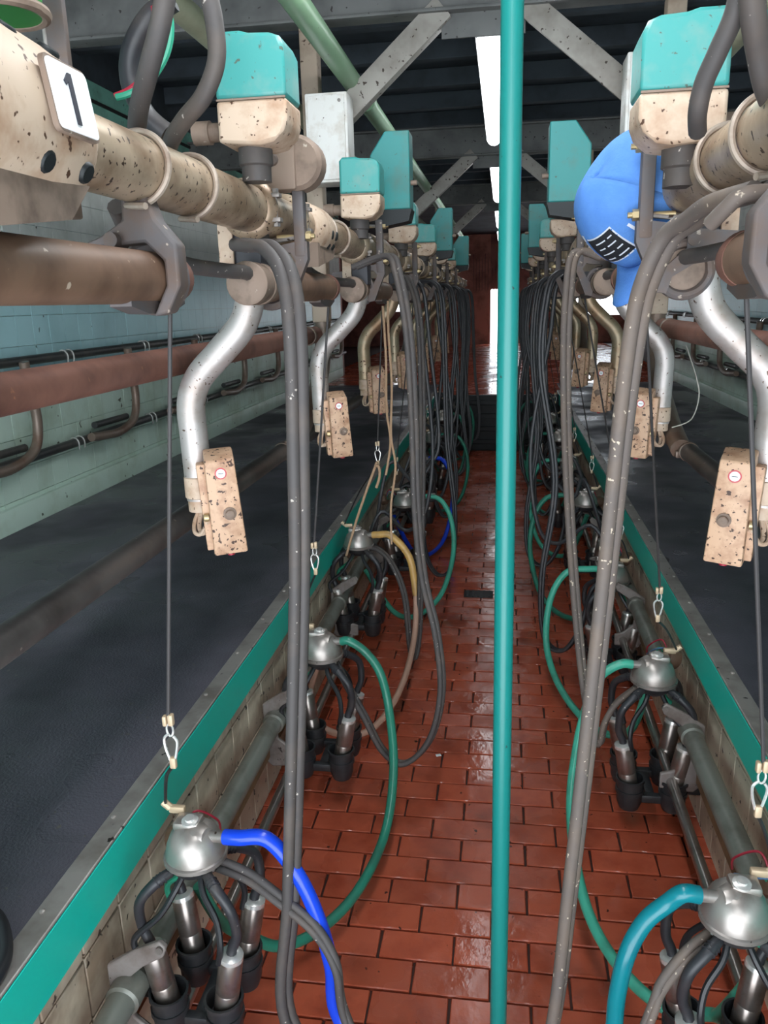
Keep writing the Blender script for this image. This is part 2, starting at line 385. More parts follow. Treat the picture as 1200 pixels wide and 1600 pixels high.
# ------------------------------------------------------------------ portal frames
ZB = 2.69
def frame(y, label, near):
    f = thing('portal_frame', label, 'steel frame', (XC, y, ZP), 'steel portal frames')
    def w(mb, n, m): return mb.build(n, m, f, (XC, y, ZP))
    mb = MB(); mb.box((XC, y, ZB+.10), (5.0, .012, .19), .002); mb.box((XC, y, ZB+.006), (5.0, .09, .012), .002); mb.box((XC, y, ZB+.196), (5.0, .09, .012), .002)
    w(mb, 'beam', 'beam_grey')
    for s, px in ((-1, -.73), (1, .575)):
        m2 = MB(); m2.box((px, y, (ZB+1.62)/2), (.068, .068, ZB-1.62), .01)
        w(m2, 'post', 'post_tan')
        # lower end of the post bends towards the near side and down to the rump rail
        m3 = MB(); m3.tube([(px, y, 1.66), (px, y-.01, 1.52), (px-s*.005, y-.12, 1.40), (px-s*.01, y-.42, 1.27), (px-s*.012, y-.62, 1.215)], .033, 12)
        w(m3, 'bent_foot', 'hook_pipe')
        b0 = Vector((px, y-.02, 2.28)); b1 = Vector((-.23 if s < 0 else .05, y-.02, ZB+.02))
        d = (b1-b0); l = d.length; rot = Vector((1, 0, 0)).rotation_difference(d).to_matrix()
        m4 = MB(); m4.box((b0+b1)/2, (l, .01, .085), .001, rot=rot); m4.box((b0+b1)/2 + rot @ Vector((0, .025, -.038)), (l, .05, .01), .001, rot=rot)
        w(m4, 'brace', 'frame_grey')
    g = MB(); g.box((XC, y, ZB-.03), (.30, .008, .10), .001); w(g, 'gusset_plate', 'beam_grey')
    return f
frame(3.2, 'nearest grey steel portal frame with two diagonal braces behind the junction boxes', True)
frame(6.17, 'middle grey steel portal frame with two diagonal braces down the parlour', False)
frame(9.14, 'farthest grey steel portal frame with diagonal braces at the pit end', False)
mb = MB(); mb.box((XC, .35, ZB+.10), (5.0, .012, .19), .002); mb.box((XC, .35, ZB+.006), (5.0, .09, .012), .002)
solo(mb, 'cross_beam', 'beam_grey', 'grey steel cross beam overhead just behind the camera', 'beam', (XC, .35, ZB))
# ------------------------------------------------------------------ fluorescent lamps
def lamp(y0, label, dm='lamp_diffuser'):
    t = thing('fluorescent_lamp', label, 'lamp', (-.075, y0, 2.68), 'fluorescent lamps along the pit')
    MB().box((0, 1.0, .0), (.10, 2.0, .045), .008).build('housing', 'lamp_body', t)
    d = MB(); L_ = []
    d.tube([(0, .03, -.042), (0, .06, -.042), (0, 1.0, -.042), (0, 1.94, -.042), (0, 1.97, -.042)], [.02, .044, .044, .044, .02], 14, smooth=False); d.build('diffuser', dm, t)
    for k in (.35, 1.65): MB().cyl((0, k, .02), (0, k, .512), .005, 8).build('hanger_rod', 'lamp_body', t)
    for k in (0, 2.0): MB().box((0, k, -.012), (.098, .03, .06), .006).build('end_cap', 'lamp_body', t)
for k, lab in enumerate(['large glowing fluorescent lamp nearest, left of the green pole', 'second glowing fluorescent lamp along the ceiling left of the pole', 'third small glowing fluorescent lamp along the ceiling', 'fourth farthest tiny glowing fluorescent lamp along the ceiling']):
    lamp(3.3+2.97*k, lab, 'lamp_diffuser_dim')
lamp(.30, 'fluorescent lamp overhead above the photographer'); lamp(-2.6, 'fluorescent lamp overhead behind the photographer')
# ------------------------------------------------------------------ overhead pipes
def run(name, m, label, cat, x, z, r, y0, y1, collars=(), cm=None):
    t = thing(name, label, cat, (x, y0, z))
    MB().cyl((0, 0, 0), (0, y1-y0, 0), r, 20).build('pipe', m, t)
    for c in collars: MB().lathe([(r, -.03), (r+.006, -.025), (r+.006, .025), (r, .03)], (0, c-y0, 0), (0, 1, 0), 20).build('collar', cm or m, t)
    return t
run('air_pipe', 'pipe_pale_green', 'pale green pipe running under the beams left of the lamps', 'pipe', -.58, 2.5, .036, 1.0, 11.5, (3.55, 6.5, 9.4))
run('air_pipe', 'pipe_beige', 'dull beige pipe overhead behind the first teal pulsator', 'pipe', -.86, 2.46, .036, .8, 11.5, (4.0,))
run('air_pipe', 'pipe_beige', 'dull pipe overhead at the right behind the teal pulsator', 'pipe', .70, 2.46, .036, .8, 11.5, (4.0,))
# ------------------------------------------------------------------ green pole
pp = P(791, 700, 1.30)
pole = thing('green_pole', 'shiny teal green round pole standing upright in the middle of the pit', 'pole', (pp.x, 1.30, 0))
MB().cyl((0, 0, 0.0), (0, 0, 2.69), .0168, 28).build('shaft', 'pole_green', pole)
MB().lathe([(.05, 0), (.05, .006), (.018, .008), (.018, .03)], n=24).build('foot_plate', 'pole_green', pole)
# ------------------------------------------------------------------ milk line, per side
ZM = 1.873; RM = .043; XM = -.487
def milk_line(s):
    x = sx(s, XM)
    t = thing('milk_line', 'dirty beige steel milk pipe overhead along the %s side of the pit' % SIDE[s], 'pipe', (x, .2, ZM))
    MB().cyl((0, 0, 0), (0, 8.9, 0), RM, 28).build('pipe', 'milk_steel', t)
    for n in range(-1, 8):
        for yy in (1.06, 1.24):
            y = yy+PITCH*n-.2
            if y < 0: continue
            ring = [(math.cos(a)*(RM+.005), .02*math.sin(a*.5)+y, math.sin(a)*(RM+.005)) for a in [math.radians(v) for v in range(-100, 181, 20)]]
            if s > 0: ring = [(-p[0], p[1], p[2]) for p in ring]
            ring = [(ring[0][0]-(.03*-s if False else .035*(1 if s > 0 else -1)), ring[0][1]-.02, ring[0][2]-.004)] + ring
            MB().tube(ring, .0045, 8, 4).build('clip_ring', 'wire_ring', t)
        for yy in (1.55, 1.80):
            y = yy+PITCH*n-.2
            if y < 0: continue
            c = MB(); c.lathe([(RM, -.02), (RM+.008, -.016), (RM+.014, -.005), (RM+.014, .005), (RM+.008, .016), (RM, .02)], (0, y, 0), (0, 1, 0), 24)
            cl = c.build('clamp_band', 'milk_steel', t)
            b = MB(); xx = -s*(RM+.010)
            for dz in (-.022, .022): b.box((xx, y, dz), (.02, .022, .008), .001)
            b.cyl((xx, y, -.03), (xx, y, .03), .0035, 8); b.cyl((xx, y, -.034), (xx, y, -.028), .007, 6); b.cyl((xx, y, .026), (xx, y, .034), .007, 6)
            b.build('clamp_bolt', 'steel_dull', cl)
    return t
for s in (-1, 1): milk_line(s)
# milk meters (cream housings with slots)
def meter_template(s, big):
    R = .086 if big else .062; Lh = .36 if big else .22
    t = thing('milk_meter', '', 'milk meter', (0, 0, 0), 'cream milk meters on the milk pipes')
    pr = [(RM+.004, 0), (R*.92, .012), (R, .03), (R, Lh-.10), (R*.97, Lh-.04), (R*.80, Lh-.008), (RM+.004, Lh)]
    if not big: pr = [(RM+.003, 0), (R*.85, .006), (R, .025), (R, Lh-.08), (R*.9, Lh-.04), (RM+.004, Lh)]
    MB().lathe(pr, (0, -Lh/2, 0), (0, 1, 0), 32).build('body', 'cream', t)
    # wedge shaped underside
    w = MB(); w.prism([(-Lh*.5, -R*.55), (Lh*.42, -R*.60), (Lh*.30, -R*1.02), (-Lh*.5, -R*1.45)], R*1.5, ((0, 0, 0), (0, 1, 0), (0, 0, 1)))
    w.build('underside', 'cap_grey', t)
    for a in ((-62, -30, 55, 88) if big else (-40, -10)):
        for yy in ((.06, .13) if big else (.0, .05)):
            an = math.radians(a if s < 0 else 180-a)
            c = Vector((math.cos(an)*R*.995, yy, math.sin(an)*R*.995))
            q = Vector((0, 0, 1)).rotation_difference(Vector((math.cos(an), 0, math.sin(an))))
            MB().lathe([(0, .002), (.009, .002), (.011, 0.0), (.0115, -.004)], c, Vector((math.cos(an), 0, math.sin(an))), 12, sx=1.0).build('slot', 'dark_metal', t)
    return t
def plate(t, R, s):
    # number plate fixed on the curved housing
    a = math.radians(8); c = Vector((math.cos(a)*(R+.004), .085, math.sin(a)*(R+.004)))
    e1 = Vector((0, 1, 0)); e2 = Vector((-math.sin(a), 0, math.cos(a)))
    def rr(w, h, r):
        p = []
        for cx, cy, a0 in ((w/2-r, h/2-r, 0), (-w/2+r, h/2-r, 90), (-w/2+r, -h/2+r, 180), (w/2-r, -h/2+r, 270)):
            for k in range(5): b = math.radians(a0+k*22.5); p.append((cx+r*math.cos(b), cy+r*math.sin(b)))
        return p
    pl = MB().prism(rr(.074, .064, .007), .005, (c, e1, e2)).build('number_plate', 'cap_grey', t)
    nrm = e1.cross(e2)
    if nrm.x < 0: nrm = -nrm
    MB().prism(rr(.069, .059, .006), .003, (c+nrm*.0025, e1, e2)).build('plate_face', 'plate_white', pl)
    one = [(-.004, -.022), (.003, -.022), (.003, .022), (-.003, .022), (-.0115, .014), (-.0085, .0105), (-.004, .0145)]
    MB().prism(one, .002, (c+nrm*.0042, e1, e2)).build('numeral_one', 'ink', pl)
xm = {s: sx(s, XM) for s in (-1, 1)}
for s in (-1, 1):
    if s < 0:
        t = meter_template(s, True); t.location = (xm[s], .66, ZM-.005); t['label'] = 'large cream milk meter with the number 1 plate at the top left'
        plate(t, .086, s)
    tm = meter_template(s, False); tm.location = (xm[s], 2.03, ZM-.004); tm['label'] = 'cream milk meter on the %s milk pipe, %s from the camera' % (SIDE[s], 'second' if s < 0 else 'first')
    for n in range(2, 7):
        dup(tm, (xm[s], 2.03+PITCH*(n-1), ZM-.004), 'cream milk meter on the %s milk pipe, %s from the camera' % (SIDE[s], ORD[n if s < 0 else n-1]))
# ------------------------------------------------------------------ pulsators (teal over cream)
def pulsator_template(s):
    t = thing('pulsator', '', 'pulsator', (0, 0, 0), 'teal and cream pulsators above the milk pipes')
    w, d, h = .122, .10, .175
    i = 1 if s < 0 else -1                   # direction of the pit
    def prof(z0, z1, xs, m, name, bot=False):
        mb = MB(); o = []
        if bot: o = [(-w/2*i, z1), (w/2*i, z1), (w/2*i, z0+.038), (w*.44*i, z0+.02), (w*.28*i, z0+.004), (w*.1*i, z0), (-w/2*i, z0+.006)]
        else: o = [(-w/2*i, z0), (w/2*i, z0), (w/2*i, z1-.028), (w*.44*i, z1-.012), (w*.30*i, z1-.006), (0, z1-.004), (-w*.12*i, z1), (-w*.42*i, z1), (-w/2*i, z1-.010)]
        mb.prism(o, d, ((0, 0, 0), (1, 0, 0), (0, 0, 1)))
        ob = mb.build(name, m, t)
        bv = ob.modifiers.new('bevel', 'BEVEL'); bv.width = .006; bv.segments = 2; bv.limit_method = 'ANGLE'; bv.angle_limit = math.radians(50)
        return ob
    prof(-.015, h/2, w, 'teal', 'teal_cover')
    prof(-h/2, -.017, w, 'cream', 'cream_base', True)
    MB().box((0, -d*.5+.001, -.016), (w*.98, .003, .003)).build('seam', 'cap_grey', t)
    MB().lathe([(.026, -.14), (.026, -.115), (.03, -.112), (.03, -.085)], (-.012*i, 0, 0), n=18).build('neck', 'rubber_dusty', t)
    m2 = MB(); m2.cyl((-w/2*i, 0, -.055), (-w/2*i-.05*i, 0, -.055), .016, 14); m2.cyl((-w/2*i-.03*i, 0, -.055), (-w/2*i-.06*i, 0, -.055), .02, 14); m2.build('side_nipple', 'cap_grey', t)
    return t
for s in (-1, 1):
    x = sx(s, -.425); t = pulsator_template(s)
    y0 = 1.45 if s < 0 else 1.33
    t.location = (x, y0, 2.045 if s < 0 else 1.99); t['label'] = 'large teal and cream pulsator box nearest on the %s' % SIDE[s]
    for n in range(1, 7):
        if s > 0 and n == 1: continue
        dup(t, (x-s*(-.008)*n if s < 0 else x, 1.45+PITCH*n, 2.025), 'teal and cream pulsator box, %s from the camera on the %s' % (ORD[n if s < 0 else n-1], SIDE[s]))
# tall teal cases
def tall_case(s):
    t = thing('control_case', '', 'control case', (0, 0, 0), 'tall teal control cases')
    w, d, h = .13, .10, .25; i = 1 if s < 0 else -1
    mb = MB(); mb.prism([(-w/2*i, -h*.45), (w/2*i, -h*.45), (w/2*i, h/2), (-w*.12*i, h/2), (-w/2*i, h*.22)], d, ((0, 0, 0), (1, 0, 0), (0, 0, 1)))
    ob = mb.build('case', 'teal_dark', t); bv = ob.modifiers.new('bevel', 'BEVEL'); bv.width = .004; bv.segments = 2; bv.limit_method = 'ANGLE'
    MB().prism([(-w*.55*i, -h*.45), (w*.53*i, -h*.45), (w*.45*i, -h*.60), (-w*.2*i, -h*.66), (-w*.5*i, -h*.56)], d*.96, ((0, 0, 0), (1, 0, 0), (0, 0, 1))).build('black_base', 'dark_metal', t)
    MB().cyl((w/2*i, -.02, -.03), (w/2*i+.02*i, -.02, -.03), .008, 10).build('knob', 'cap_grey', t)
    return t
for s in (-1, 1):
    t = tall_case(s); x = sx(s, -.375)
    t.location = (x, 2.78, 2.10); t['label'] = 'tall teal control case with chamfered top, nearest on the %s' % SIDE[s]
    for k in (1, 2): dup(t, (x, 2.78+2.16*k, 2.09), 'tall teal control case, %s from the camera on the %s' % (ORD[k], SIDE[s]))
# white junction boxes on the posts
for s in (-1, 1):
    c = (-.64, 3.08, 2.27) if s < 0 else (.475, 3.08, 2.33)
    t = thing('junction_box', 'white junction box on the nearest %s frame post' % SIDE[s], 'junction box', c)
    MB().box((0, 0, 0), (.155, .12, .30), .006).build('box', 'white_box', t)
    MB().box((0, -.062, 0), (.135, .008, .28), .003).build('lid', 'white_box', t)
    for zz in (-.12, .12): MB().cyl((-.05*s, -.064, zz), (-.05*s, -.07, zz), .006, 8).build('screw', 'steel_dull', t)
# ------------------------------------------------------------------ hanger brackets (cast arms from milk pipe to cylinder)
def bracket_template(s, under=False):
    t = thing('hanger_bracket', '', 'bracket', (0, 0, 0), 'cast hanger brackets between milk pipe and cylinder')
    i = 1 if s < 0 else -1
    x = (RM+.028)*i
    if under:
        o = [(-.016, -.03), (.018, -.03), (.030, -.066), (.056, -.098), (.056, -.15), (.036, -.186), (.014, -.190), (.036, -.150), (.036, -.118), (.012, -.094), (-.05, -.098), (-.085, -.110), (-.085, -.096), (-.05, -.084), (-.018, -.066)]
        ob = MB().prism([(a*i, b) for a, b in o], .034, ((0, 0, 0), (1, 0, 0), (0, 0, 1))).build('web', 'cast_grey', t)
        bv = ob.modifiers.new('bevel', 'BEVEL'); bv.width = .004; bv.segments = 2; bv.limit_method = 'ANGLE'
        MB().tube([(.042*math.cos(math.radians(a)), .03, -.138+.042*math.sin(math.radians(a))) for a in range(0, 360, 30)], .010, 8, 3, closed=True).build('saddle_ring', 'cast_grey', t)
        MB().lathe([(.010, -.02), (.010, .02)], (-.03*i, -.01, -.09), (0, 1, 0), 12).build('pivot', 'cast_grey', t)
        MB().box((-.05*i, -.10, -.052), (.03, .035, .035), .003).build('ring_anchor', 'cap_grey', t)
        return t
    MB().box((x, 0, .0), (.024, .026, .17), .005).build('upright', 'cast_grey', t)
    o = [(-.10*i, -.085), (-.088*i, -.078), (.0, -.07), (.036*i, -.06), (.065*i, -.055), (.086*i, -.055), (.086*i, -.09), (.068*i, -.13), (.05*i, -.175), (.03*i, -.178), (.022*i, -.15), (-.06*i, -.102), (-.10*i, -.097)]
    h = [(.0, -.083), (.05*i, -.076), (.062*i, -.092), (.04*i, -.135), (.028*i, -.128), (.0, -.103)]
    MB().prism(o, .022, ((0, 0, 0), (1, 0, 0), (0, 0, 1)), h).build('web', 'cast_grey', t)
    MB().tube([(.044*math.cos(math.radians(a)), 0, -.138+.044*math.sin(math.radians(a))) for a in range(0, 360, 30)], .009, 8, 3, closed=True).build('saddle_ring', 'cast_grey', t)
    for zz in (.065, -.045):
        b = MB(); b.cyl((x-.05*i, 0, zz), (x+.03*i, 0, zz), .005, 10); b.cyl((x+.012*i, 0, zz), (x+.022*i, 0, zz), .010, 6); b.build('bolt', 'brass', t)
    u = MB(); u.tube([(x*.9, 0, .065), (0, 0, RM+.022), (-RM*.8*i, 0, RM*.9), (-(RM+.008)*i, 0, 0), (-RM*.8*i, 0, -RM*.9), (0, 0, -RM-.008), (x*.9, 0, -.045)], .0055, 8, 5); u.build('u_bolt', 'steel_dull', t)
    MB().lathe([(.010, -.013), (.010, .013)], (-.01*i, 0, -.09), (0, 1, 0), 12).build('pivot', 'cast_grey', t)
    return t
for s in (-1, 1):
    t = bracket_template(s); x = xm[s]
    t.location = (x, 1.66 if s < 0 else 1.50, ZM); t['label'] = 'grey cast hanger bracket on the %s milk pipe, beside the %s' % (SIDE[s], 'round grey gearbox' if s < 0 else 'blue cap')
    t0 = bracket_template(s, True); t0.location = (x, 1.06 if s < 0 else .93, ZM); t0['label'] = 'grey cast hanger bracket nearest the camera holding the first %s cylinder' % SIDE[s]
    for n in range(2, 7): dup(t, (x, 1.66+PITCH*(n-1), ZM), 'grey cast hanger bracket, %s from the camera on the %s' % (ORD[n], SIDE[s]))
# round knob / gearbox above the first left bracket
t = thing('gear_housing', 'round dusty grey gear housing above the left milk pipe', 'housing', (-.43, 1.66, 1.965)); t.scale = (1.3, 1.3, 1.3)
MB().lathe([(.0, -.022), (.034, -.022), (.04, -.016), (.04, .016), (.034, .022), (0, .022)], (0.014, 0, 0), (0, 1, 0), 24).build('drum', 'cap_grey', t)
MB().box((-.016, -.006, -.002), (.06, .042, .074), .004).build('front_block', 'cap_grey', t)
MB().lathe([(.0, -.003), (.007, -.003), (.009, 0)], (-.02, -.027, .004), (0, 1, 0), 12).build('screw', 'cast_grey', t)
# ------------------------------------------------------------------ retract cylinders
ZC = 1.735
def cylinder_template(s):
    t = thing('retract_cylinder', '', 'cylinder', (0, 0, 0), 'brown retract cylinders under the milk pipes')
    i = 1 if s < 0 else -1
    MB().cyl((0, .03, 0), (0, .70, 0), .035, 24, .002).build('barrel', 'brown_cyl', t)
    c = MB(); c.lathe([(.0, 0), (.036, 0), (.041, .004), (.041, .045), (.039, .05), (.039, .065), (.041, .067), (.041, .085), (.036, .09)], (0, 0, 0), (0, 1, 0), 28); c.build('rear_cap', 'cap_grey', t)
    e = MB(); e.lathe([(.036, .69), (.037, .71), (.033, .735), (.022, .75), (.0, .754)], (0, 0, 0), (0, 1, 0), 24); e.build('front_cap', 'rust_rail', t)
    MB().cyl((0, .75, 0), (0, .775, 0), .009, 6).build('end_nut', 'rust_rail', t)
    k = MB(); k.prism([(-.10, -.03), (.0, -.032), (.075, -.03), (.075, -.036), (.02, -.050), (-.05, -.048), (-.10, -.038)], .03, ((0, .66, 0), (0, 1, 0), (0, 0, 1))); k.build('pulley_guard', 'cast_grey', t)
    return t
for s in (-1, 1):
    t = cylinder_template(s); x = xm[s]
    t.location = (x, .42, ZC); t['label'] = 'brown retract cylinder nearest the camera on the %s' % SIDE[s]
    for n in range(1, 8): dup(t, (x, .42+PITCH*n, ZC), 'brown retract cylinder, %s from the camera under the %s milk pipe' % (ORD[n], SIDE[s]))
# short air hoses into the cylinder caps
def air_hose(s):
    i = 1 if s < 0 else -1
    return MB().tube([(-.06*i, -.38, .10), (-.07*i, -.30, .055), (-.05*i, -.18, .03), (-.02*i, -.08, .022), (-.0*i, -.01, .02), (.002*i, .01, .015)], .0135, 10)
for s in (-1, 1):
    me = air_hose(s).mesh('air_hose'); me.materials.append(M['rubber_dusty'])
    for n in range(1, 8):
        o = link_mesh('air_hose', me, None, (xm[s], .42+PITCH*n, ZC)); tag(o, 'short grey rubber air hose feeding the %s cylinder from the camera on the %s' % (ORD[n], SIDE[s]), 'hose', 'short air hoses')
# ------------------------------------------------------------------ sensor arms with cream boxes
def arm_template(s):
    t = thing('sensor_arm', '', 'sensor arm', (0, 0, 0), 'bent silver arms with cream control boxes')
    i = 1 if s < 0 else -1            # towards the pit
    pts = [(0, 0, .03), (-.002*i, 0, -.01), (-.022*i, 0, -.06), (-.075*i, 0, -.115), (-.125*i, 0, -.165), (-.148*i, 0, -.22), (-.148*i, 0, -.30), (-.146*i, 0, -.40), (-.145*i, 0, -.43)]
    MB().tube(pts, .030, 18, 6).build('arm_pipe', 'silver', t)
    MB().box((0, -.0, .085), (.075, .07, .10), .003).build('mount_plate', 'black_plate', t)
    MB().box((-.03*i, -.04, .085), (.03, .008, .10), .002).build('mount_tab', 'cream', t)
    cx = -.145*i
    cl = MB(); cl.lathe([(.0305, 0), (.033, .002), (.033, .046), (.0305, .048)], (cx, 0, -.425), n=22); cl.box((cx+.032*i, -.008, -.40), (.022, .03, .046), .002); cb = cl.build('clamp', 'cream', t)
    MB().cyl((cx+.028*i, -.022, -.40), (cx+.028*i, -.030, -.40), .006, 8).build('clamp_screw', 'steel_dull', cb)
    MB().cyl((cx, 0, -.455), (cx, 0, -.42), .028, 18).build('sleeve', 'cream', t)
    # control box, turned a little towards the pit
    rz = Matrix.Rotation(math.radians(22*i), 3, 'Z') @ Matrix.Rotation(math.radians(-3*i), 3, 'Y')
    bc = Vector((cx+.066*i, -.034, -.425))
    w, d, h = .072, .06, .225
    b = MB(); bm = bmesh.new(); bmesh.ops.create_cube(bm, size=1)
    for v in bm.verts:
        tp = 1.0 if v.co.z < 0 else .86
        v.co = Vector((v.co.x*w*tp, v.co.y*d, v.co.z*h - (.018 if v.co.z > 0 and v.co.y < 0 else 0)))
    bmesh.ops.bevel(bm, geom=bm.edges[:], offset=.005, segments=2, profile=.5, affect='EDGES')
    b._bm(bm, bc, rz); box = b.build('control_box', 'cream_box', t)
    r = MB(); r.box(bc+rz @ Vector((-.038*i, .012, -.01)), (.022, .034, .19), .003, rz); r.build('rear_shell', 'cream_box', t)
    nf = rz @ Vector((0, -1, 0))
    pb = bc + rz @ Vector((0, -d/2+.002, .066))
    MB().lathe([(.0, .0025), (.0125, .0025), (.0125, 0)], pb, nf, 24).build('badge_ring', 'badge_red', box)
    MB().lathe([(.0, .0035), (.0095, .0035), (.0095, 0)], pb, nf, 24).build('badge', 'plate_white', box)
    MB().box(pb+nf*.0036, (.011, .0006, .0015), rot=rz).build('badge_lettering', 'ink', box)
    kb = bc + rz @ Vector((.008*i, -d/2, -.022))
    MB().lathe([(.014, 0), (.014, .003), (.0095, .004), (.0095, .014), (.007, .016), (0, .016)], kb, nf, 16).build('knob', 'cap_grey', box)
    e0 = bc + rz @ Vector((-w/2*i, -.01, -.03))
    c2 = MB(); c2.tube([(cx, 0, -.455), (cx-.004*i, -.012, -.485), (cx+.006*i, -.03, -.50), (cx+.02*i, -.035, -.492), e0], .0055, 8)
    c2.tube([(cx-.006*i, 0, -.455), (cx-.014*i, -.014, -.48), (cx-.006*i, -.035, -.498), (cx+.012*i, -.04, -.497), e0], .0045, 8); c2.build('cable', 'cream', t)
    MB().lathe([(.009, 0), (.009, .01), (.006, .012)], e0, (-i, -.3, 0), 10).build('cable_gland', 'brass', box)
    MB().cyl(bc+rz @ Vector((.0, -.01, -h/2-.006)), bc+rz @ Vector((0, -.01, -h/2)), .008, 10).build('indicator', 'tube_red', box)
    return t
for s in (-1, 1):
    t = arm_template(s); x = sx(s, -.512) + (.0 if s < 0 else .03)
    t.location = (x, 1.60, 1.715); t['label'] = 'bent silver sensor arm with cream control box, nearest on the %s' % SIDE[s]
    for n in range(1, 7):
        d = dup(t, (x-s*(.03 if n == 1 and s < 0 else 0), 1.60+PITCH*n, 1.715), 'bent sensor arm with dirty cream control box, %s from the camera on the %s' % (ORD[n], SIDE[s]))
        if n >= 2: set_mat(d.children[0], 'silver_old')
# ------------------------------------------------------------------ rails
for s in (-1, 1):
    i = -s
    xl = -.745 if s < 0 else .585
    t = thing('rump_rail', 'dark grey lower rump rail above the %s platform edge' % SIDE[s], 'rail', (xl, .5, 1.208))
    MB().cyl((0, 0, 0), (0, 8.4, 0), .0285, 20).build('rail', 'dark_rail', t)
    for y in (2.58, 5.55, 8.5):
        rg = MB(); rg.lathe([(.0285, -.02), (.0315, -.018), (.0315, .018), (.0285, .02)], (0, y-.5, 0), (0, 1, 0), 20); rg.box((i*.034, y-.5, -.008), (.012, .03, .02), .002); rg.build('collar', 'hook_pipe', t)
    t = thing('breast_rail', 'thick rusty brown upper rail beside the %s platform' % SIDE[s], 'rail', (xl, .4, 1.575))
    MB().cyl((0, 0, 0), (0, 2.72, 0), .0325, 22).build('rail', 'rust_rail', t)
    MB().lathe([(.0325, -.01), (.036, -.008), (.036, .008), (.0325, .01)], (0, 2.60, 0), (0, 1, 0), 22).build('joint_ring', 'hook_pipe', t)
    # wall rails with hook pipes
    wx = WX[s] + i*.075
    for z, nm in ((1.46, 'upper'), (.985, 'lower')):
        t = thing('wall_rail', 'thin black %s pipe rail along the %s wall' % (nm, SIDE[s]), 'rail', (wx, 2.9, z))
        MB().cyl((0, 0, 0), (0, 8.8, 0), .024, 14).build('rail', 'wall_pipe', t)
        for k in range(8):
            for dy in (-.03, .03):
                y = 1.12+k*.95+dy
                MB().tube([(i*.026, y, -.035), (i*.028, y, 0), (i*.018, y, .022), (0, y, .0285), (-i*.02, y, .02), (-i*.027, y, -.02)], .0045, 6, 3).build('u_bolt', 'ring_bright', t)
    hp = MB(); hp.tube([(.02*i, .13, .46), (.02*i, .15, .34), (.022*i, .17, .16), (.024*i, .11, .03), (.024*i, -.08, -.02), (.024*i, -.28, -.012), (.02*i, -.42, 0)], .025, 12, 6)
    me = hp.mesh('hook_pipe'); me.materials.append(M['hook_pipe'])
    st = MB(); st.tube([(-.02*i, -.30, .05), (-.02*i, .1, .045)], .02, 10); me2 = st.mesh('stub_pipe'); me2.materials.append(M['wall_pipe'])
    for k in range(8):
        o = thing('neck_hook', 'curved pipe hook on the %s wall rails, %s' % (SIDE[s], 'nearest the camera' if k == 0 else ORD[k]+' from the camera'), 'pipe hook', (wx+i*.03, 3.42+k*1.09, 1.0), 'curved pipe hooks on the wall rails')
        link_mesh('hook_pipe', me, o); link_mesh('stub_pipe', me2, o)
# ------------------------------------------------------------------ pipes along the pit walls
for s in (-1, 1):
    i = -s; kx = KX[s]
    run('low_milk_pipe', 'low_pipe', 'thick dull steel milk pipe below the %s kerb' % SIDE[s], 'pipe', kx+i*.030, .345 if s < 0 else .375, .030, .8, Y_END-.1, [1.2+PITCH*k for k in range(7)])
    run('wash_pipe', 'steel', 'thin shiny steel wash pipe low along the %s pit wall' % SIDE[s], 'pipe', kx+i*.076, .165 if s < 0 else .20, .0165, .8, Y_END-.1, ())
    b = MB(); b.box((kx-i*.012, 5.0, .25), (.03, 8.2, .10), .004); solo(b, 'timber_batten', 'plank', 'brown timber batten along the %s pit wall' % SIDE[s], 'batten', (kx+i*.02, 5.0, .20))
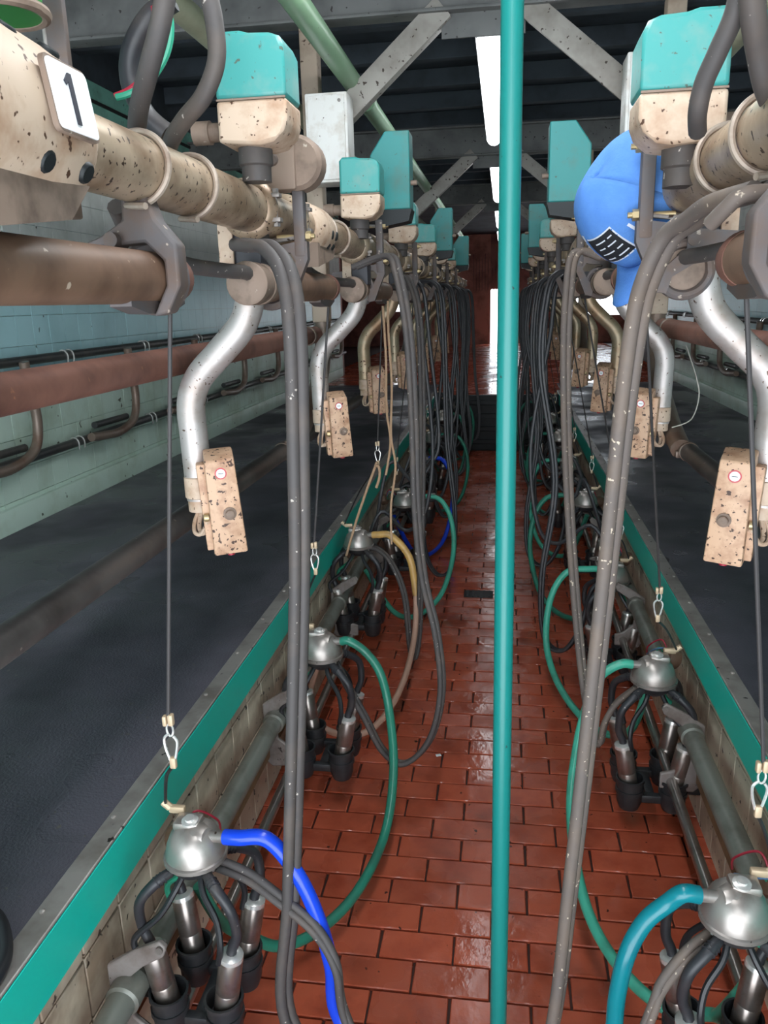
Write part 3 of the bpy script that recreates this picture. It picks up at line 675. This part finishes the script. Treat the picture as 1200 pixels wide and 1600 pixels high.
# ------------------------------------------------------------------ milking clusters
def cluster_template(s, hero):
    t = thing('milking_cluster', '', 'milking cluster', (0, 0, 0), 'milking clusters hanging along the pit')
    i = 1 if s < 0 else -1; n = 28 if hero else 18
    R = .061
    b = MB(); b.lathe([(.0, .052), (.018, .050), (.034, .044), (.048, .030), (.057, .008), (R, -.012), (R, -.016)], n=n); b.build('claw_bowl', 'claw', t)
    rm = MB(); rm.lathe([(R-.002, -.026), (R+.004, -.024), (R+.004, -.016), (R-.001, -.013)], n=n); rm.build('claw_rim', 'steel_dull', t)
    lo = MB(); lo.lathe([(.0, -.062), (.030, -.060), (.050, -.044), (R-.002, -.024)], n=n); lo.build('claw_base', 'jetter_black', t)
    # outlet block and bolt
    ob = MB(); ob.box((-.012*i, .006, .048), (.056, .044, .022), .008); ob.lathe([(.032, -.03), (.030, 0), (.020, .016), (0, .018)], (0.020*i, -.010, .026), (i*.9, -.25, .2), 16); o1 = ob.build('outlet_block', 'claw', t)
    MB().lathe([(.017, 0), (.017, .004), (.010, .006), (.010, .011), (0, .012)], (-.004*i, -.004, .058), (0, -.15, 1), 14).build('cap_bolt', 'ring_bright', o1)
    MB().cyl((.03*i, -.006, .028), (.088*i, -.012, .034), .012, 14).build('outlet_spout', 'steel_dull', t)
    hk = MB(); hk.box((-.045*i, .03, .06), (.035, .014, .016), .004); hk.cyl((-.06*i, .03, .062), (-.075*i, .03, .075), .008, 8); hk.build('hanging_lug', 'clip_beige', t)
    for (ax, ay) in ((-.05, -.02), (.045, -.03), (.0, .05)):
        MB().cyl((ax*i, ay, -.034), (ax*i, ay, -.022), .005, 6).build('rim_screw', 'ring_bright', t)
    # four teat cups, heads down in the jetters
    for k, (cx, cy) in enumerate(((-.062, -.068), (.062, -.068), (-.058, .062), (.062, .062))):
        cx *= i; bx = cx*.95; by = cy
        ox = .026*(1 if cx > 0 else -1)
        bot = Vector((bx, by, -.355)); top = Vector((bx+ox, by+(.0 if cy < 0 else .02), -.200))
        d = top-bot
        sh = MB(); l = d.length; sh.lathe([(.0235, 0), (.025, .004), (.025, l*.42), (.0238, l*.44), (.025, l*.46), (.025, l*.95), (.021, l)], bot, d, 18 if hero else 12)
        cup = sh.build('teat_cup', 'shell', t)
        MB().lathe([(.0215, l-.008), (.0253, l-.006), (.0245, l+.003), (.016, l+.007)], bot, d, 16).build('cup_ring', 'ring_bright', cup)
        st = MB(); a0 = Vector((cx*.62, cy*.62, -.035)); dn = d.normalized()
        q = top+dn*.004
        st.tube([a0, Vector((cx*1.0, cy*.95, -.045)), Vector((cx*1.0+ox*1.25, cy*1.12+(.0 if cy < 0 else .02), -.085)), q+dn*.05+Vector((ox*.25, 0, 0)), q+dn*.012, q-dn*.01], [.0105, .0115, .0105, .0105, .011, .011], 10, 5); st.build('short_milk_tube', 'rubber', t)
        rb = MB()
        for m in range(3):
            u = .12+.07*m; pr = a0.lerp(Vector((cx*1.0, cy*.95, -.045)), .5+.22*m); rb.lathe([(.0105, -.002), (.0135, -.001), (.0135, .001), (.0105, .002)], pr, Vector((cx*.4, cy*.4, -.012)), 10)
        rb.build('tube_ribs', 'rubber', t)
        pt = MB(); side = Vector((-.016*i, -.012, 0))
        pt.tube([Vector((cx*.30, cy*.45, -.05)), Vector((cx*.5, cy*.75, -.075)), Vector((cx*.8+ox*.4, cy*1.0, -.12)), q+dn*.03+side*1.3, q-dn*.012+side*1.3], .0068, 8, 5); pt.build('short_pulse_tube', 'tube_green' if k == 2 else 'rubber_clean', t)
    return t
CL = {-1: [(.0, 1.30, 305, 1320), (0, 2.38, 503, 1013), (0, 3.46, 560, 845), (0, 4.54, 632, 783)],
      1: [(0, 1.30, 1150, 1420), (0, 2.38, 1022, 1052), (0, 3.46, 958, 900), (0, 4.54, 915, 782)]}
CPOS = {-1: [], 1: []}
for s in (-1, 1):
    for n in range(8):
        if n < 4:
            _, y, u, v = CL[s][n]; p = P(u, v, y)
        else: p = Vector((-.60 if s < 0 else .47, 1.30+PITCH*n+random.uniform(-.04, .04), .55+random.uniform(-.02, .02)))
        CPOS[s].append(p)
CLAB = {(-1, 0): 'steel milking cluster with the bright blue hose, nearest on the left', (-1, 1): 'steel milking cluster with green hose beside the thick black twin hose on the left',
        (-1, 2): 'milking cluster with the yellow buff hose on the left', (1, 0): 'steel milking cluster with the teal blue hose at the lower right corner',
        (1, 1): 'steel milking cluster with light green hose, second from the camera on the right'}
for s in (-1, 1):
    t = cluster_template(s, True)
    for n, p in enumerate(CPOS[s]):
        t.scale = (1, 1, 1)
        lab = CLAB.get((s, n), 'milking cluster, %s from the camera on the %s' % (ORD[n], SIDE[s]))
        if n == 0: t.location = p; t['label'] = lab
        else: dup(t, p, lab).scale = (1.12, 1.12, 1.08)
# jetter trays
def jetter_template(s):
    t = thing('jetter_tray', '', 'jetter tray', (0, 0, 0), 'black jetter trays under the clusters')
    i = 1 if s < 0 else -1
    for (cx, cy) in ((-.060, -.068), (.060, -.068), (-.056, .062), (.060, .062)):
        cx *= i
        j = MB(); j.lathe([(.012, -.06), (.028, -.055), (.035, -.033), (.0365, -.004), (.040, -.002), (.040, .010), (.037, .010), (.0365, .034), (.041, .036), (.041, .044), (.036, .044), (.033, .0), (.0, -.02)], (cx, cy, -.350), n=18)
        c = j.build('jetter_cup', 'jetter_black', t)
    m = MB(); m.box((0, -.068, -.373), (.12, .022, .026), .004); m.box((0, .062, -.373), (.12, .022, .026), .004); m.box((-.0, -.003, -.376), (.026, .13, .022), .004); m.build('manifold', 'jetter_black', t)
    ar = MB(); ar.box((-.105*i, .0, -.378), (.11, .03, .03), .004); ar.build('support_arm', 'jetter_black', t)
    return t
for s in (-1, 1):
    t = jetter_template(s)
    for n, p in enumerate(CPOS[s]):
        lab = 'black jetter tray with four cups under the %s cluster from the camera on the %s' % (ORD[n], SIDE[s])
        if n == 0: t.location = p; t['label'] = lab
        else: dup(t, p, lab).scale = (1.12, 1.12, 1.08)
# swing plates that carry the trays on the pit wall
def plate_template(s):
    t = thing('swing_plate', '', 'bracket plate', (0, 0, 0), 'grey swing plates on the pit walls')
    i = 1 if s < 0 else -1
    o = [(0, 0), (.06, .035), (.115, .058), (.128, .046), (.120, .028), (.075, .004), (.045, -.02), (.040, -.06), (.045, -.10), (.085, -.13), (.118, -.138), (.118, -.18), (.02, -.188), (0, -.17)]
    m = MB(); m.prism([(x*i, z) for x, z in o], .014, ((0, 0, 0), (1, 0, 0), (0, 0, 1))); ob = m.build('plate', 'plate_grey', t)
    bv = ob.modifiers.new('bevel', 'BEVEL'); bv.width = .004; bv.segments = 2; bv.limit_method = 'ANGLE'
    MB().cyl((.116*i, -.012, .044), (.116*i, .012, .044), .007, 12).build('pivot_pin', 'steel_dull', t)
    MB().cyl((.01*i, -.01, -.11), (.01*i, .01, -.11), .007, 10).build('bolt', 'steel_dull', t)
    return t
for s in (-1, 1):
    t = plate_template(s); i = -s
    for n, p in enumerate(CPOS[s]):
        lab = 'grey swing plate on the pit wall beside the %s cluster on the %s' % (ORD[n], SIDE[s])
        q = (KX[s]-i*.012, p.y-.09, .40); t.scale = (1.05, 1, 1.25)
        if n == 0: t.location = q; t['label'] = lab
        else: dup(t, q, lab)
# small valve bodies with coloured wires on the wall
for s in (-1, 1):
    i = -s
    for n in range(0, 4):
        p = CPOS[s][n]; c = (KX[s]+i*.05, p.y+.18, .50)
        t = thing('wall_valve', 'small grubby valve with thin wires below the %s kerb, %s from the camera' % (SIDE[s], ORD[n]), 'valve', c, 'small wall valves')
        MB().lathe([(.03, -.03), (.034, -.026), (.034, .0), (.026, .012), (0, .016)], n=16, axis=(i, -.3, .5)).build('body', 'brown_cyl', t)
        MB().tube([(.01*i, 0, .01), (.03*i, -.06, .06), (.06*i, -.05, .05), (.07*i, .02, .0)], .0028, 6).build('blue_wire', 'tube_lblue', t)
        MB().tube([(.01*i, 0, 0), (.04*i, -.02, .045), (.055*i, -.07, .02), (.03*i, -.12, .03)], .0028, 6).build('green_wire', 'tube_green', t)
        MB().tube([(.0, 0, 0), (.02*i, .03, .05), (.06*i, .06, .01), (.05*i, .1, -.05)], .0028, 6).build('red_wire', 'tube_red', t)
# ------------------------------------------------------------------ retract cords with snap hooks
def cord(s, n, top, bot, claw, label):
    t = thing('hanging_rope', label, 'rope', top, 'retract cords with snap hooks')
    T = Vector(top); B = Vector(bot)-T; C = Vector(claw)-T
    MB().tube([(0, 0, 0), B*.5+Vector((0, .0, 0)), B], .0035, 8, 3).build('cord', 'rope_dark', t)
    d = B.normalized(); 
    cl = MB(); cl.box(B+Vector((.004, 0, -.008)), (.010, .012, .022), .003); cl.box(B+Vector((-.007, 0, -.010)), (.008, .012, .020), .003); cl.build('cord_clamp', 'clip_beige', t)
    MB().tube([B+Vector((.006*math.cos(a), 0, -.028+.012*math.sin(a))) for a in [k*math.pi/4 for k in range(8)]], .002, 6, 3, closed=True).build('chain_link', 'ring_bright', t)
    sh = MB(); sh.tube([B+Vector((x, 0, z)) for x, z in ((-.003, -.036), (-.012, -.045), (-.012, -.062), (-.007, -.082), (-.004, -.09), (.004, -.085), (.009, -.066), (.011, -.05), (.005, -.04))], .0026, 6, 3); sh.build('snap_hook', 'ring_bright', t)
    MB().box(B+Vector((.0, 0, -.093)), (.012, .01, .022), .003).build('hook_end', 'clip_beige', t)
    MB().tube([B+Vector((0, 0, -.10)), (B+C)*.5+Vector((-.004, 0, -.03)), C], .0035, 6, 4).build('tail', 'rubber_clean', t)
for s in (-1, 1):
    for n in range(7):
        p = CPOS[s][n]; yt = 1.14+PITCH*n
        top = Vector((xm[s], yt, 1.70)); claw = p+Vector((-.07*(-s), .03, .07))
        if s < 0 and n == 0: top = P(266, 478, 1.14); bot = P(263, 1118, 1.16)
        elif s < 0 and n == 1: top = P(513, 480, 2.22); bot = P(491, 848, 2.24)
        elif s < 0 and n == 2: top = P(597, 488, 3.30); bot = P(590, 690, 3.32)
        elif s > 0 and n == 0: top = Vector((xm[s], 1.12, 1.70)); bot = P(1193, 1190, 1.2)
        elif s > 0 and n == 1: top = P(1009, 474, 1.90); bot = P(1031, 918, 2.16)
        else: bot = top.lerp(claw, .82)
        cord(s, n, top, bot, claw, 'dark retract cord with snap hook down to the %s %s cluster from the camera' % (ORD[n], SIDE[s]))
# ------------------------------------------------------------------ long milk hoses
def milk_hose(pts, m, label, r=.0145):
    base = Vector(pts[0])
    o = solo(MB().tube(pts, r, 14, 8), 'milk_hose', m, label, 'hose', base, 'long milk hoses')
    return o
def HP(seq): return [P(u, v, y) for u, v, y in seq]
def spout(s, n): p = CPOS[s][n]; i = -s; return [p+Vector((.07*i, -.010, .0325)), p+Vector((.10*i, -.014, .036))]
A = spout(-1, 0)
milk_hose(A+HP([(418, 1312, 1.29), (462, 1362, 1.28), (495, 1430, 1.27), (518, 1510, 1.26), (530, 1590, 1.25)])+[Vector((-.205, 1.22, .16)), Vector((-.26, 1.16, .05)), Vector((-.42, 1.08, .04)), Vector((-.60, 1.0, .2)), Vector((-.69, .95, .36))], 'hose_blue', 'bright blue milk hose arching from the nearest left cluster', .0155)
A = spout(-1, 1)
milk_hose(A+HP([(572, 1020, 2.37), (594, 1052, 2.35), (608, 1110, 2.32), (615, 1200, 2.2), (602, 1300, 2.04), (560, 1390, 1.83), (500, 1452, 1.69), (440, 1478, 1.6), (395, 1466, 1.56)])+[Vector((-.66, 1.50, .25)), Vector((-.70, 1.48, .37))], 'hose_green', 'green milk hose looping from the second left cluster onto the red floor')
A = spout(-1, 2)
milk_hose(A+HP([(612, 838, 3.44), (640, 872, 3.43), (650, 930, 3.40)]), 'hose_buff', 'yellow buff milk hose bending from the third left cluster', .0165)
milk_hose([Vector(P(650, 930, 3.40))]+HP([(648, 990, 3.3), (632, 1060, 3.02), (600, 1120, 2.80), (560, 1148, 2.70), (510, 1140, 2.70), (480, 1105, 2.72)])+[Vector((-.69, 2.75, .38))], 'hose_pink', 'pale pinkish hose curving over the floor below the third left cluster', .0135)
A = spout(1, 0)
milk_hose(A+HP([(1042, 1412, 1.29), (1008, 1440, 1.28), (982, 1485, 1.26), (967, 1540, 1.25), (960, 1600, 1.24)])+[Vector((.22, 1.2, .12)), Vector((.30, 1.12, .04)), Vector((.44, 1.05, .08)), Vector((.54, 1.0, .36))], 'hose_teal', 'thick teal blue milk hose arching from the nearest right cluster', .0165)
A = spout(1, 1)
milk_hose(A+HP([(955, 1044, 2.36), (934, 1062, 2.34), (918, 1100, 2.30), (903, 1160, 2.22), (892, 1250, 2.08), (900, 1350, 1.88), (925, 1440, 1.72), (975, 1520, 1.58), (1040, 1575, 1.49), (1110, 1585, 1.45)])+[Vector((.48, 1.42, .22)), Vector((.54, 1.40, .37))], 'hose_mint', 'light green milk hose looping from the second right cluster onto the red floor', .0145)
hc = {(-1, 3): 'hose_mint', (-1, 4): 'hose_blue', (1, 2): 'hose_mint', (1, 3): 'hose_green', (1, 4): 'hose_mint'}
cname = {'hose_mint': 'light green', 'hose_blue': 'blue', 'hose_green': 'green'}
for s in (-1, 1):
    i = -s
    for n in range(2, 8):
        if s < 0 and n == 2: continue
        p = CPOS[s][n]; A = spout(s, n); k = random.uniform(.85, 1.15)
        w = random.uniform(.22, .30)
        pts = A+[p+Vector((w*.75*i, -.03, .02)), p+Vector((w*i, -.08, -.10)), p+Vector((w*1.05*i, -.16*k, -.28)), p+Vector((w*.85*i, -.33*k, -p.z+.08)), p+Vector((w*.45*i, -.52*k, -p.z+.035)), p+Vector((.02*i, -.66*k, -p.z+.12)), Vector((KX[s]+i*.09, p.y-.72*k, .37))]
        c = hc.get((s, n), 'hose_green')
        milk_hose(pts, c, '%s milk hose looping from the %s cluster from the camera on the %s' % (cname[c], ORD[n], SIDE[s]))
# ------------------------------------------------------------------ twin black pulse hoses
def twin(pts, m, label, r=.0115, spread=(1, 0, 0), n=10, tail=None):
    base = Vector(pts[0]); 
    t = thing('pulse_hose', label, 'hose', base, 'black twin pulse hoses')
    tail = tail or len(pts)
    for q in (-1, 1):
        MB().tube([Vector(p)-base+((Matrix.Rotation(math.radians(72*min(1, k/11)), 3, 'Z') @ Vector((1, 0, 0)))*r*.78*q if k < tail else Vector((0, .45, .9))*r*.7*q) for k, p in enumerate(pts)], [r if k < tail else r*.72 for k in range(len(pts))], n, 8).build('tube', m, t)
    return t
p = CPOS[-1][0]
twin([Vector((-.47, 1.42, 1.80)), P(392, 384, 1.40), P(420, 388, 1.36), P(448, 430, 1.32), P(461, 520, 1.30), P(466, 700, 1.30), P(468, 900, 1.30), P(462, 1150, 1.29), P(455, 1400, 1.27), P(450, 1590, 1.24)] + [Vector((-.28, 1.20, .12)), Vector((-.22, 1.17, .04)), Vector((-.20, 1.17, .12))] + HP([(540, 1590, 1.22), (525, 1510, 1.23), (490, 1450, 1.25), (430, 1400, 1.27), (385, 1368, 1.29)])+[p+Vector((.04, 0, -.04))], 'rubber_dusty', 'dusty thick twin pulse hose hanging in front of the left row, nearest', tail=11)
p = CPOS[-1][1]
twin([Vector((-.46, 2.50, 1.80)), P(606, 400, 2.48), P(622, 430, 2.44), P(638, 520, 2.42), P(646, 650, 2.42), P(651, 800, 2.42), P(662, 905, 2.42), P(682, 990, 2.40), P(690, 1080, 2.38), P(672, 1155, 2.36), P(632, 1193, 2.34), P(598, 1172, 2.34), P(570, 1120, 2.35), P(545, 1075, 2.36)]+[p+Vector((.04, 0, -.04))], 'rubber_dusty', 'twin pulse hose of the second left cluster looping beside the green hose', .0095)
p = CPOS[-1][2]
twin([Vector((-.46, 3.56, 1.80)), P(640, 440, 3.52), P(655, 500, 3.48), P(660, 650, 3.45), P(658, 850, 3.42), P(655, 980, 3.36), P(648, 1028, 3.30), P(641, 1010, 3.30), P(632, 930, 3.36), P(612, 880, 3.40), P(590, 858, 3.44)]+[p+Vector((.04, 0, -.04))], 'rubber_dusty', 'twin pulse hose of the third left cluster with its tight low loop', .0095)
p = CPOS[1][0]
twin([Vector((.30, 1.05, 1.81)), P(1120, 318, 1.15), P(1080, 345, 1.22), P(1046, 370, 1.26), P(1015, 430, 1.28), P(996, 500, 1.30), P(975, 650, 1.31), P(948, 900, 1.31), P(916, 1180, 1.30), P(890, 1400, 1.28), P(866, 1590, 1.25)]+[Vector((.06, 1.18, .10)), Vector((.11, 1.14, .035)), Vector((.18, 1.14, .12))]+HP([(1015, 1590, 1.2), (1035, 1540, 1.22), (1075, 1490, 1.25), (1110, 1462, 1.28)])+[p+Vector((-.04, 0, -.04))], 'rubber_brown', 'dusty brown thick twin pulse hose slanting across the right row, nearest', .0118, tail=12)
p = CPOS[1][1]
twin([Vector((.28, 2.45, 1.80)), P(900, 395, 2.44), P(888, 460, 2.42), P(884, 560, 2.42), P(886, 700, 2.42), P(893, 850, 2.42), P(905, 1000, 2.40), P(915, 1085, 2.36), P(928, 1150, 2.32), P(938, 1160, 2.32), P(945, 1130, 2.33), P(962, 1100, 2.35), P(990, 1078, 2.36)]+[p+Vector((-.04, 0, -.04))], 'rubber_brown', 'brown twin pulse hose of the second right cluster', .0098)
for s in (-1, 1):
    i = -s
    for n in range(2, 8):
        if s < 0 and n == 2: continue
        p = CPOS[s][n]; x0 = xm[s]; w = random.uniform(.20, .30); y = p.y+random.uniform(0, .06); zl = random.uniform(.05, .22)
        pts = [Vector((x0, y+.1, 1.80)), Vector((x0+i*.09, y+.08, 1.79)), Vector((x0+i*.135, y+.05, 1.70)), Vector((x0+i*.15, y+.03, 1.4)), Vector((p.x+i*(w*.95), y+.02, .9)), Vector((p.x+i*(w*1.12), y, .45)), Vector((p.x+i*w*1.05, y-.02, zl+.06)), Vector((p.x+i*w*.75, y-.03, zl)), Vector((p.x+i*w*.48, y-.03, zl+.12)), Vector((p.x+i*.09, y-.02, p.z-.06)), p+Vector((.03*i, 0, -.04))]
        twin(pts, 'rubber', 'black twin pulse hose hanging to the %s cluster from the camera on the %s' % (ORD[n], SIDE[s]), .0095, n=8)
# extra single vacuum hoses that hang in the far thicket
for s in (-1, 1):
    i = -s
    for n in range(2, 7):
        for q in range(2):
            y = 1.75+PITCH*n+q*.3+random.uniform(-.1, .1); x0 = xm[s]; zl = random.uniform(.25, .75); w = random.uniform(.12, .26)
            pts = [Vector((x0-i*.02, y+.05, 1.82)), Vector((x0+i*.07, y, 1.75)), Vector((x0+i*.10, y, 1.5)), Vector((x0+i*(w-.06), y-.02, 1.0)), Vector((x0+i*(w-.10), y-.04, zl+.1)), Vector((x0+i*(w-.2), y-.04, zl)), Vector((x0-i*.12, y-.05, zl+.1)), Vector((KX[s]+i*.08, y-.08, .45))]
            solo(MB().tube(pts, .0105, 8, 6), 'vacuum_hose', 'rubber', 'single black vacuum hose among the %s row, behind the %s cluster, %s' % (SIDE[s], ORD[n], 'nearer one' if q == 0 else 'farther one'), 'hose', pts[0], 'single vacuum hoses')
# ------------------------------------------------------------------ hoses and cables at the top corners
def loose(seq, r, m, label, name='supply_hose', cat='hose', n=12):
    pts = [P(*q) for q in seq]
    return solo(MB().tube(pts, r, n, 8), name, m, label, cat, pts[0])
loose([(318, -40, 1.15), (334, 30, 1.15), (338, 95, 1.15), (318, 150, 1.16), (290, 185, 1.18), (270, 215, 1.2), (262, 240, 1.24)], .0125, 'rubber_dusty', 'grey supply hose at top left bending down left of the teal pulsator')
loose([(262, -30, 1.02), (250, 40, 1.02), (232, 110, 1.04), (218, 165, 1.08), (214, 200, 1.12)], .013, 'rubber_dusty', 'dark supply hose at top left beside the looped cable')
loose([(270, 0, 1.25), (232, 30, 1.25), (206, 80, 1.25), (205, 130, 1.25), (228, 180, 1.25), (262, 210, 1.25)], .016, 'rubber', 'thick black looped hose at top left behind the milk pipe')
loose([(245, 0, 1.22), (266, 30, 1.22), (262, 80, 1.22), (236, 125, 1.22), (205, 145, 1.22), (182, 152, 1.22)], .005, 'tube_green', 'thin green cable looped at top left', 'cable', 'cable', 8)
loose([(240, 10, 1.23), (244, 60, 1.23), (232, 110, 1.23), (205, 138, 1.23), (180, 150, 1.23)], .0045, 'tube_red', 'thin red cable looped at top left', 'cable', 'cable', 8)
loose([(1160, -40, .93), (1148, 20, .94), (1122, 80, .96), (1100, 130, .98), (1090, 175, 1.0), (1090, 205, 1.04)], .0105, 'rubber_dusty', 'brownish supply hose crossing in front of the right teal pulsator')
loose([(1172, -40, .9), (1178, 30, .92), (1186, 80, .94), (1196, 130, .96), (1210, 170, 1.0)], .0125, 'rubber_dusty', 'dark supply hose at the top right corner')
loose([(1110, 350, 1.0), (1135, 325, .98), (1160, 305, .97), (1205, 300, .97)], .009, 'rubber_brown', 'brown hose end above the first right cylinder cap')
loose([(1192, 20, 1.3), (1200, 40, 1.3), (1215, 45, 1.3)], .008, 'teal', 'short teal pipe end at the top right edge')
pts = [PZ(u, v, .662) for u, v in ((-60, 1400), (-10, 1425), (8, 1462), (6, 1505), (-25, 1550), (-80, 1570))]
solo(MB().tube(pts, .011, 10, 8), 'coiled_hose', 'rubber_clean', 'black hose loop lying on the mat at the left edge', 'hose', pts[0])
loose([(1072, 540, 2.9), (1088, 590, 2.8), (1092, 620, 2.75), (1080, 655, 2.7), (1050, 668, 2.66)], .0022, 'tube_white', 'thin pale wire looping behind the second right sensor arm', 'cable', 'cable', 6)
# flat hanger bar at the top left, green bucket rim at the corner
t = thing('hanger_bar', 'flat grey steel hanger bar rising from the first milk meter', 'bar', (-.62, 1.12, 1.92))
a = P(92, 70, 1.12)
MB().box((a.x+.62, 0, .45), (.028, .012, .94), .002).build('bar', 'cast_grey', t)
MB().box((a.x+.62-.016, .006, .45), (.006, .024, .94), .001).build('flange', 'steel_dull', t)
c = P(10, -20, 1.0)
t = thing('green_bucket', 'green plastic bucket rim poking in at the top left corner', 'bucket', (c.x-.01, 1.0, c.z-.01))
MB().lathe([(.0, -.02), (.045, -.02), (.055, .06), (.052, .06), (.043, -.015), (0, -.015)], n=28).build('bucket', 'bucket_green', t)
MB().tube([(.05*math.cos(a*math.pi/8), .05*math.sin(a*math.pi/8), -.016) for a in range(16)], .007, 8, 3, closed=True).build('rim', 'cap_grey', t)
# twine strings over the third left station
for k, (seq, lab) in enumerate([([(598, 478, 3.2), (603, 560, 3.2), (604, 640, 3.2), (610, 690, 3.2), (603, 742, 3.2)], 'loose beige twine hanging at the third left station, left strand'),
                 ([(606, 470, 3.2), (607, 520, 3.2), (612, 600, 3.2), (611, 680, 3.2), (618, 730, 3.2), (611, 790, 3.2), (612, 850, 3.2)], 'loose beige twine hanging at the third left station, longer right strand'),
                 ([(589, 722, 3.3), (575, 760, 3.3), (558, 810, 3.32), (541, 868, 3.36)], 'beige twine tied from the hook to the yellow hose cluster'),
                 ([(587, 728, 3.28), (592, 730, 3.28), (593, 745, 3.28), (588, 762, 3.28)], 'frayed beige twine tail below the snap hook')]):
    loose(seq, .005 if k < 2 else .006, 'twine', lab, 'twine', 'twine', 8)
sp_ = PZ(685, 1180, .008)
solo(MB().box(sp_, (.02, .014, .003), .001, Matrix.Rotation(.4, 3, 'Z'), 1), 'paper_scrap', 'plate_white', 'tiny white paper scrap lying on the red brick floor', 'scrap', (sp_.x, sp_.y, .006))
# drain in the floor
dp = P(748, 931, 4.35)
t = thing('floor_drain', 'small dark drain opening in the red brick floor', 'drain', (-.13, 4.39, 0))
MB().box((0, 0, .005), (.17, .11, .008), .001).build('drain_pan', 'drain', t)
for k in range(5): MB().box((-.064+k*.032, 0, .0105), (.012, .10, .004)).build('drain_bar', 'dark_metal', t)
# ------------------------------------------------------------------ blue cap
def cap():
    c = P(982, 300, 1.60)
    t = thing('baseball_cap', 'blue baseball cap with black embroidered patch hung on the right bracket', 'cap', c)
    U = Vector((-.86, -.45, .26)).normalized()          # crown direction
    B = Vector((-.30, .0, -1.0)); B = (B-U*B.dot(U)).normalized()      # brim direction
    Sd = U.cross(B)
    def pt(a, b, hh): return Sd*a + B*b + U*hh
    a0, b0, h0 = .098, .124, .132
    def dome(u, v, k=1.0):
        th = u*2*math.pi; ph = v*math.pi/2
        r = math.cos(ph)**.8; fold = 1+.03*math.sin(3*th+.6)*math.sin(2*ph)
        bb = b0*math.sin(th)*r; 
        return pt(a0*math.cos(th)*r*fold*k, bb*k, h0*math.sin(ph)**.9*k*(1+.10*math.sin(th))-.05)
    m = MB(); m.grid(49, 15, lambda u, v: dome(u, v))
    crown = m.build('crown', 'cap_blue', t); so = crown.modifiers.new('solid', 'SOLIDIFY'); so.thickness = .002
    # seams
    for k in range(6):
        u = (k+.5)/6
        sm = MB(); sm.tube([dome(u, j/8*.97, 1.004) for j in range(9)], .0012, 5, 2); sm.build('seam', 'cap_under', crown)
    MB().lathe([(0, .006), (.006, .004), (.008, 0)], dome(0, 1), U, 12).build('button', 'cap_blue', crown)
    # brim
    def brim(u, v):
        th = math.radians(48+84*u); 
        r0 = pt(a0*math.cos(th), b0*math.sin(th), -.05)
        ext = .075*math.sin(math.radians(180*u))**.6
        q = r0 + B*ext*v - U*(.004*v) 
        return q - U*(.07*(math.cos(th)**2)*v*1.6)
    m = MB(); m.grid(25, 7, brim); br = m.build('brim', 'cap_blue', t); so = br.modifiers.new('solid', 'SOLIDIFY'); so.thickness = .004
    # embroidered patch: lies on the front of the crown
    def on(u, v, lift): 
        p = dome(u, v); n = (p+U*.05-pt(0, 0, 0)); n = n.normalized(); return p+n*lift
    def patch(pts, lift, mname, nm):
        mm = MB(); k = len(pts); uv = [on(a, b, lift) for a, b in pts]; ct = sum(uv, Vector())/k
        mm.add(uv, [tuple(range(k))]); return mm.build(nm, mname, crown)
    def quad(u0, u1, v0, v1, lift, mname, nm):
        mm = MB(); mm.grid(7, 5, lambda a, b: on(u0+(u1-u0)*a, v0+(v1-v0)*b, lift)); return mm.build(nm, mname, crown)
    uc = .165
    quad(uc-.035, uc+.088, .135, .46, .0022, 'cap_white', 'patch_border')
    quad(uc-.031, uc+.084, .150, .445, .0032, 'cap_black', 'patch')
    for r, row in enumerate((((.0, .040), (.056, .030)), ((.0, .022), (.034, .050)), ((.004, .034), (.050, .026)), ((.0, .018), (.028, .044)))):
        for du, ln in row:
            u0 = uc-.022+du; v0 = .185+r*.066
            quad(u0, u0+ln, v0, v0+.013, .0042, 'cap_white', 'embroidery')
    quad(uc+.100, uc+.108, .15, .42, .003, 'cap_white', 'embroidered_stroke')
    quad(uc+.094, uc+.112, .43, .50, .003, 'cap_white', 'embroidered_stroke')
    quad(uc-.075, uc-.067, .15, .34, .003, 'cap_white', 'embroidered_stroke')
    quad(uc-.095, uc-.058, .04, .12, .003, 'cap_white', 'small_label'); quad(uc-.088, uc-.064, .06, .10, .004, 'cap_red', 'small_label_print')
    return t
cap()
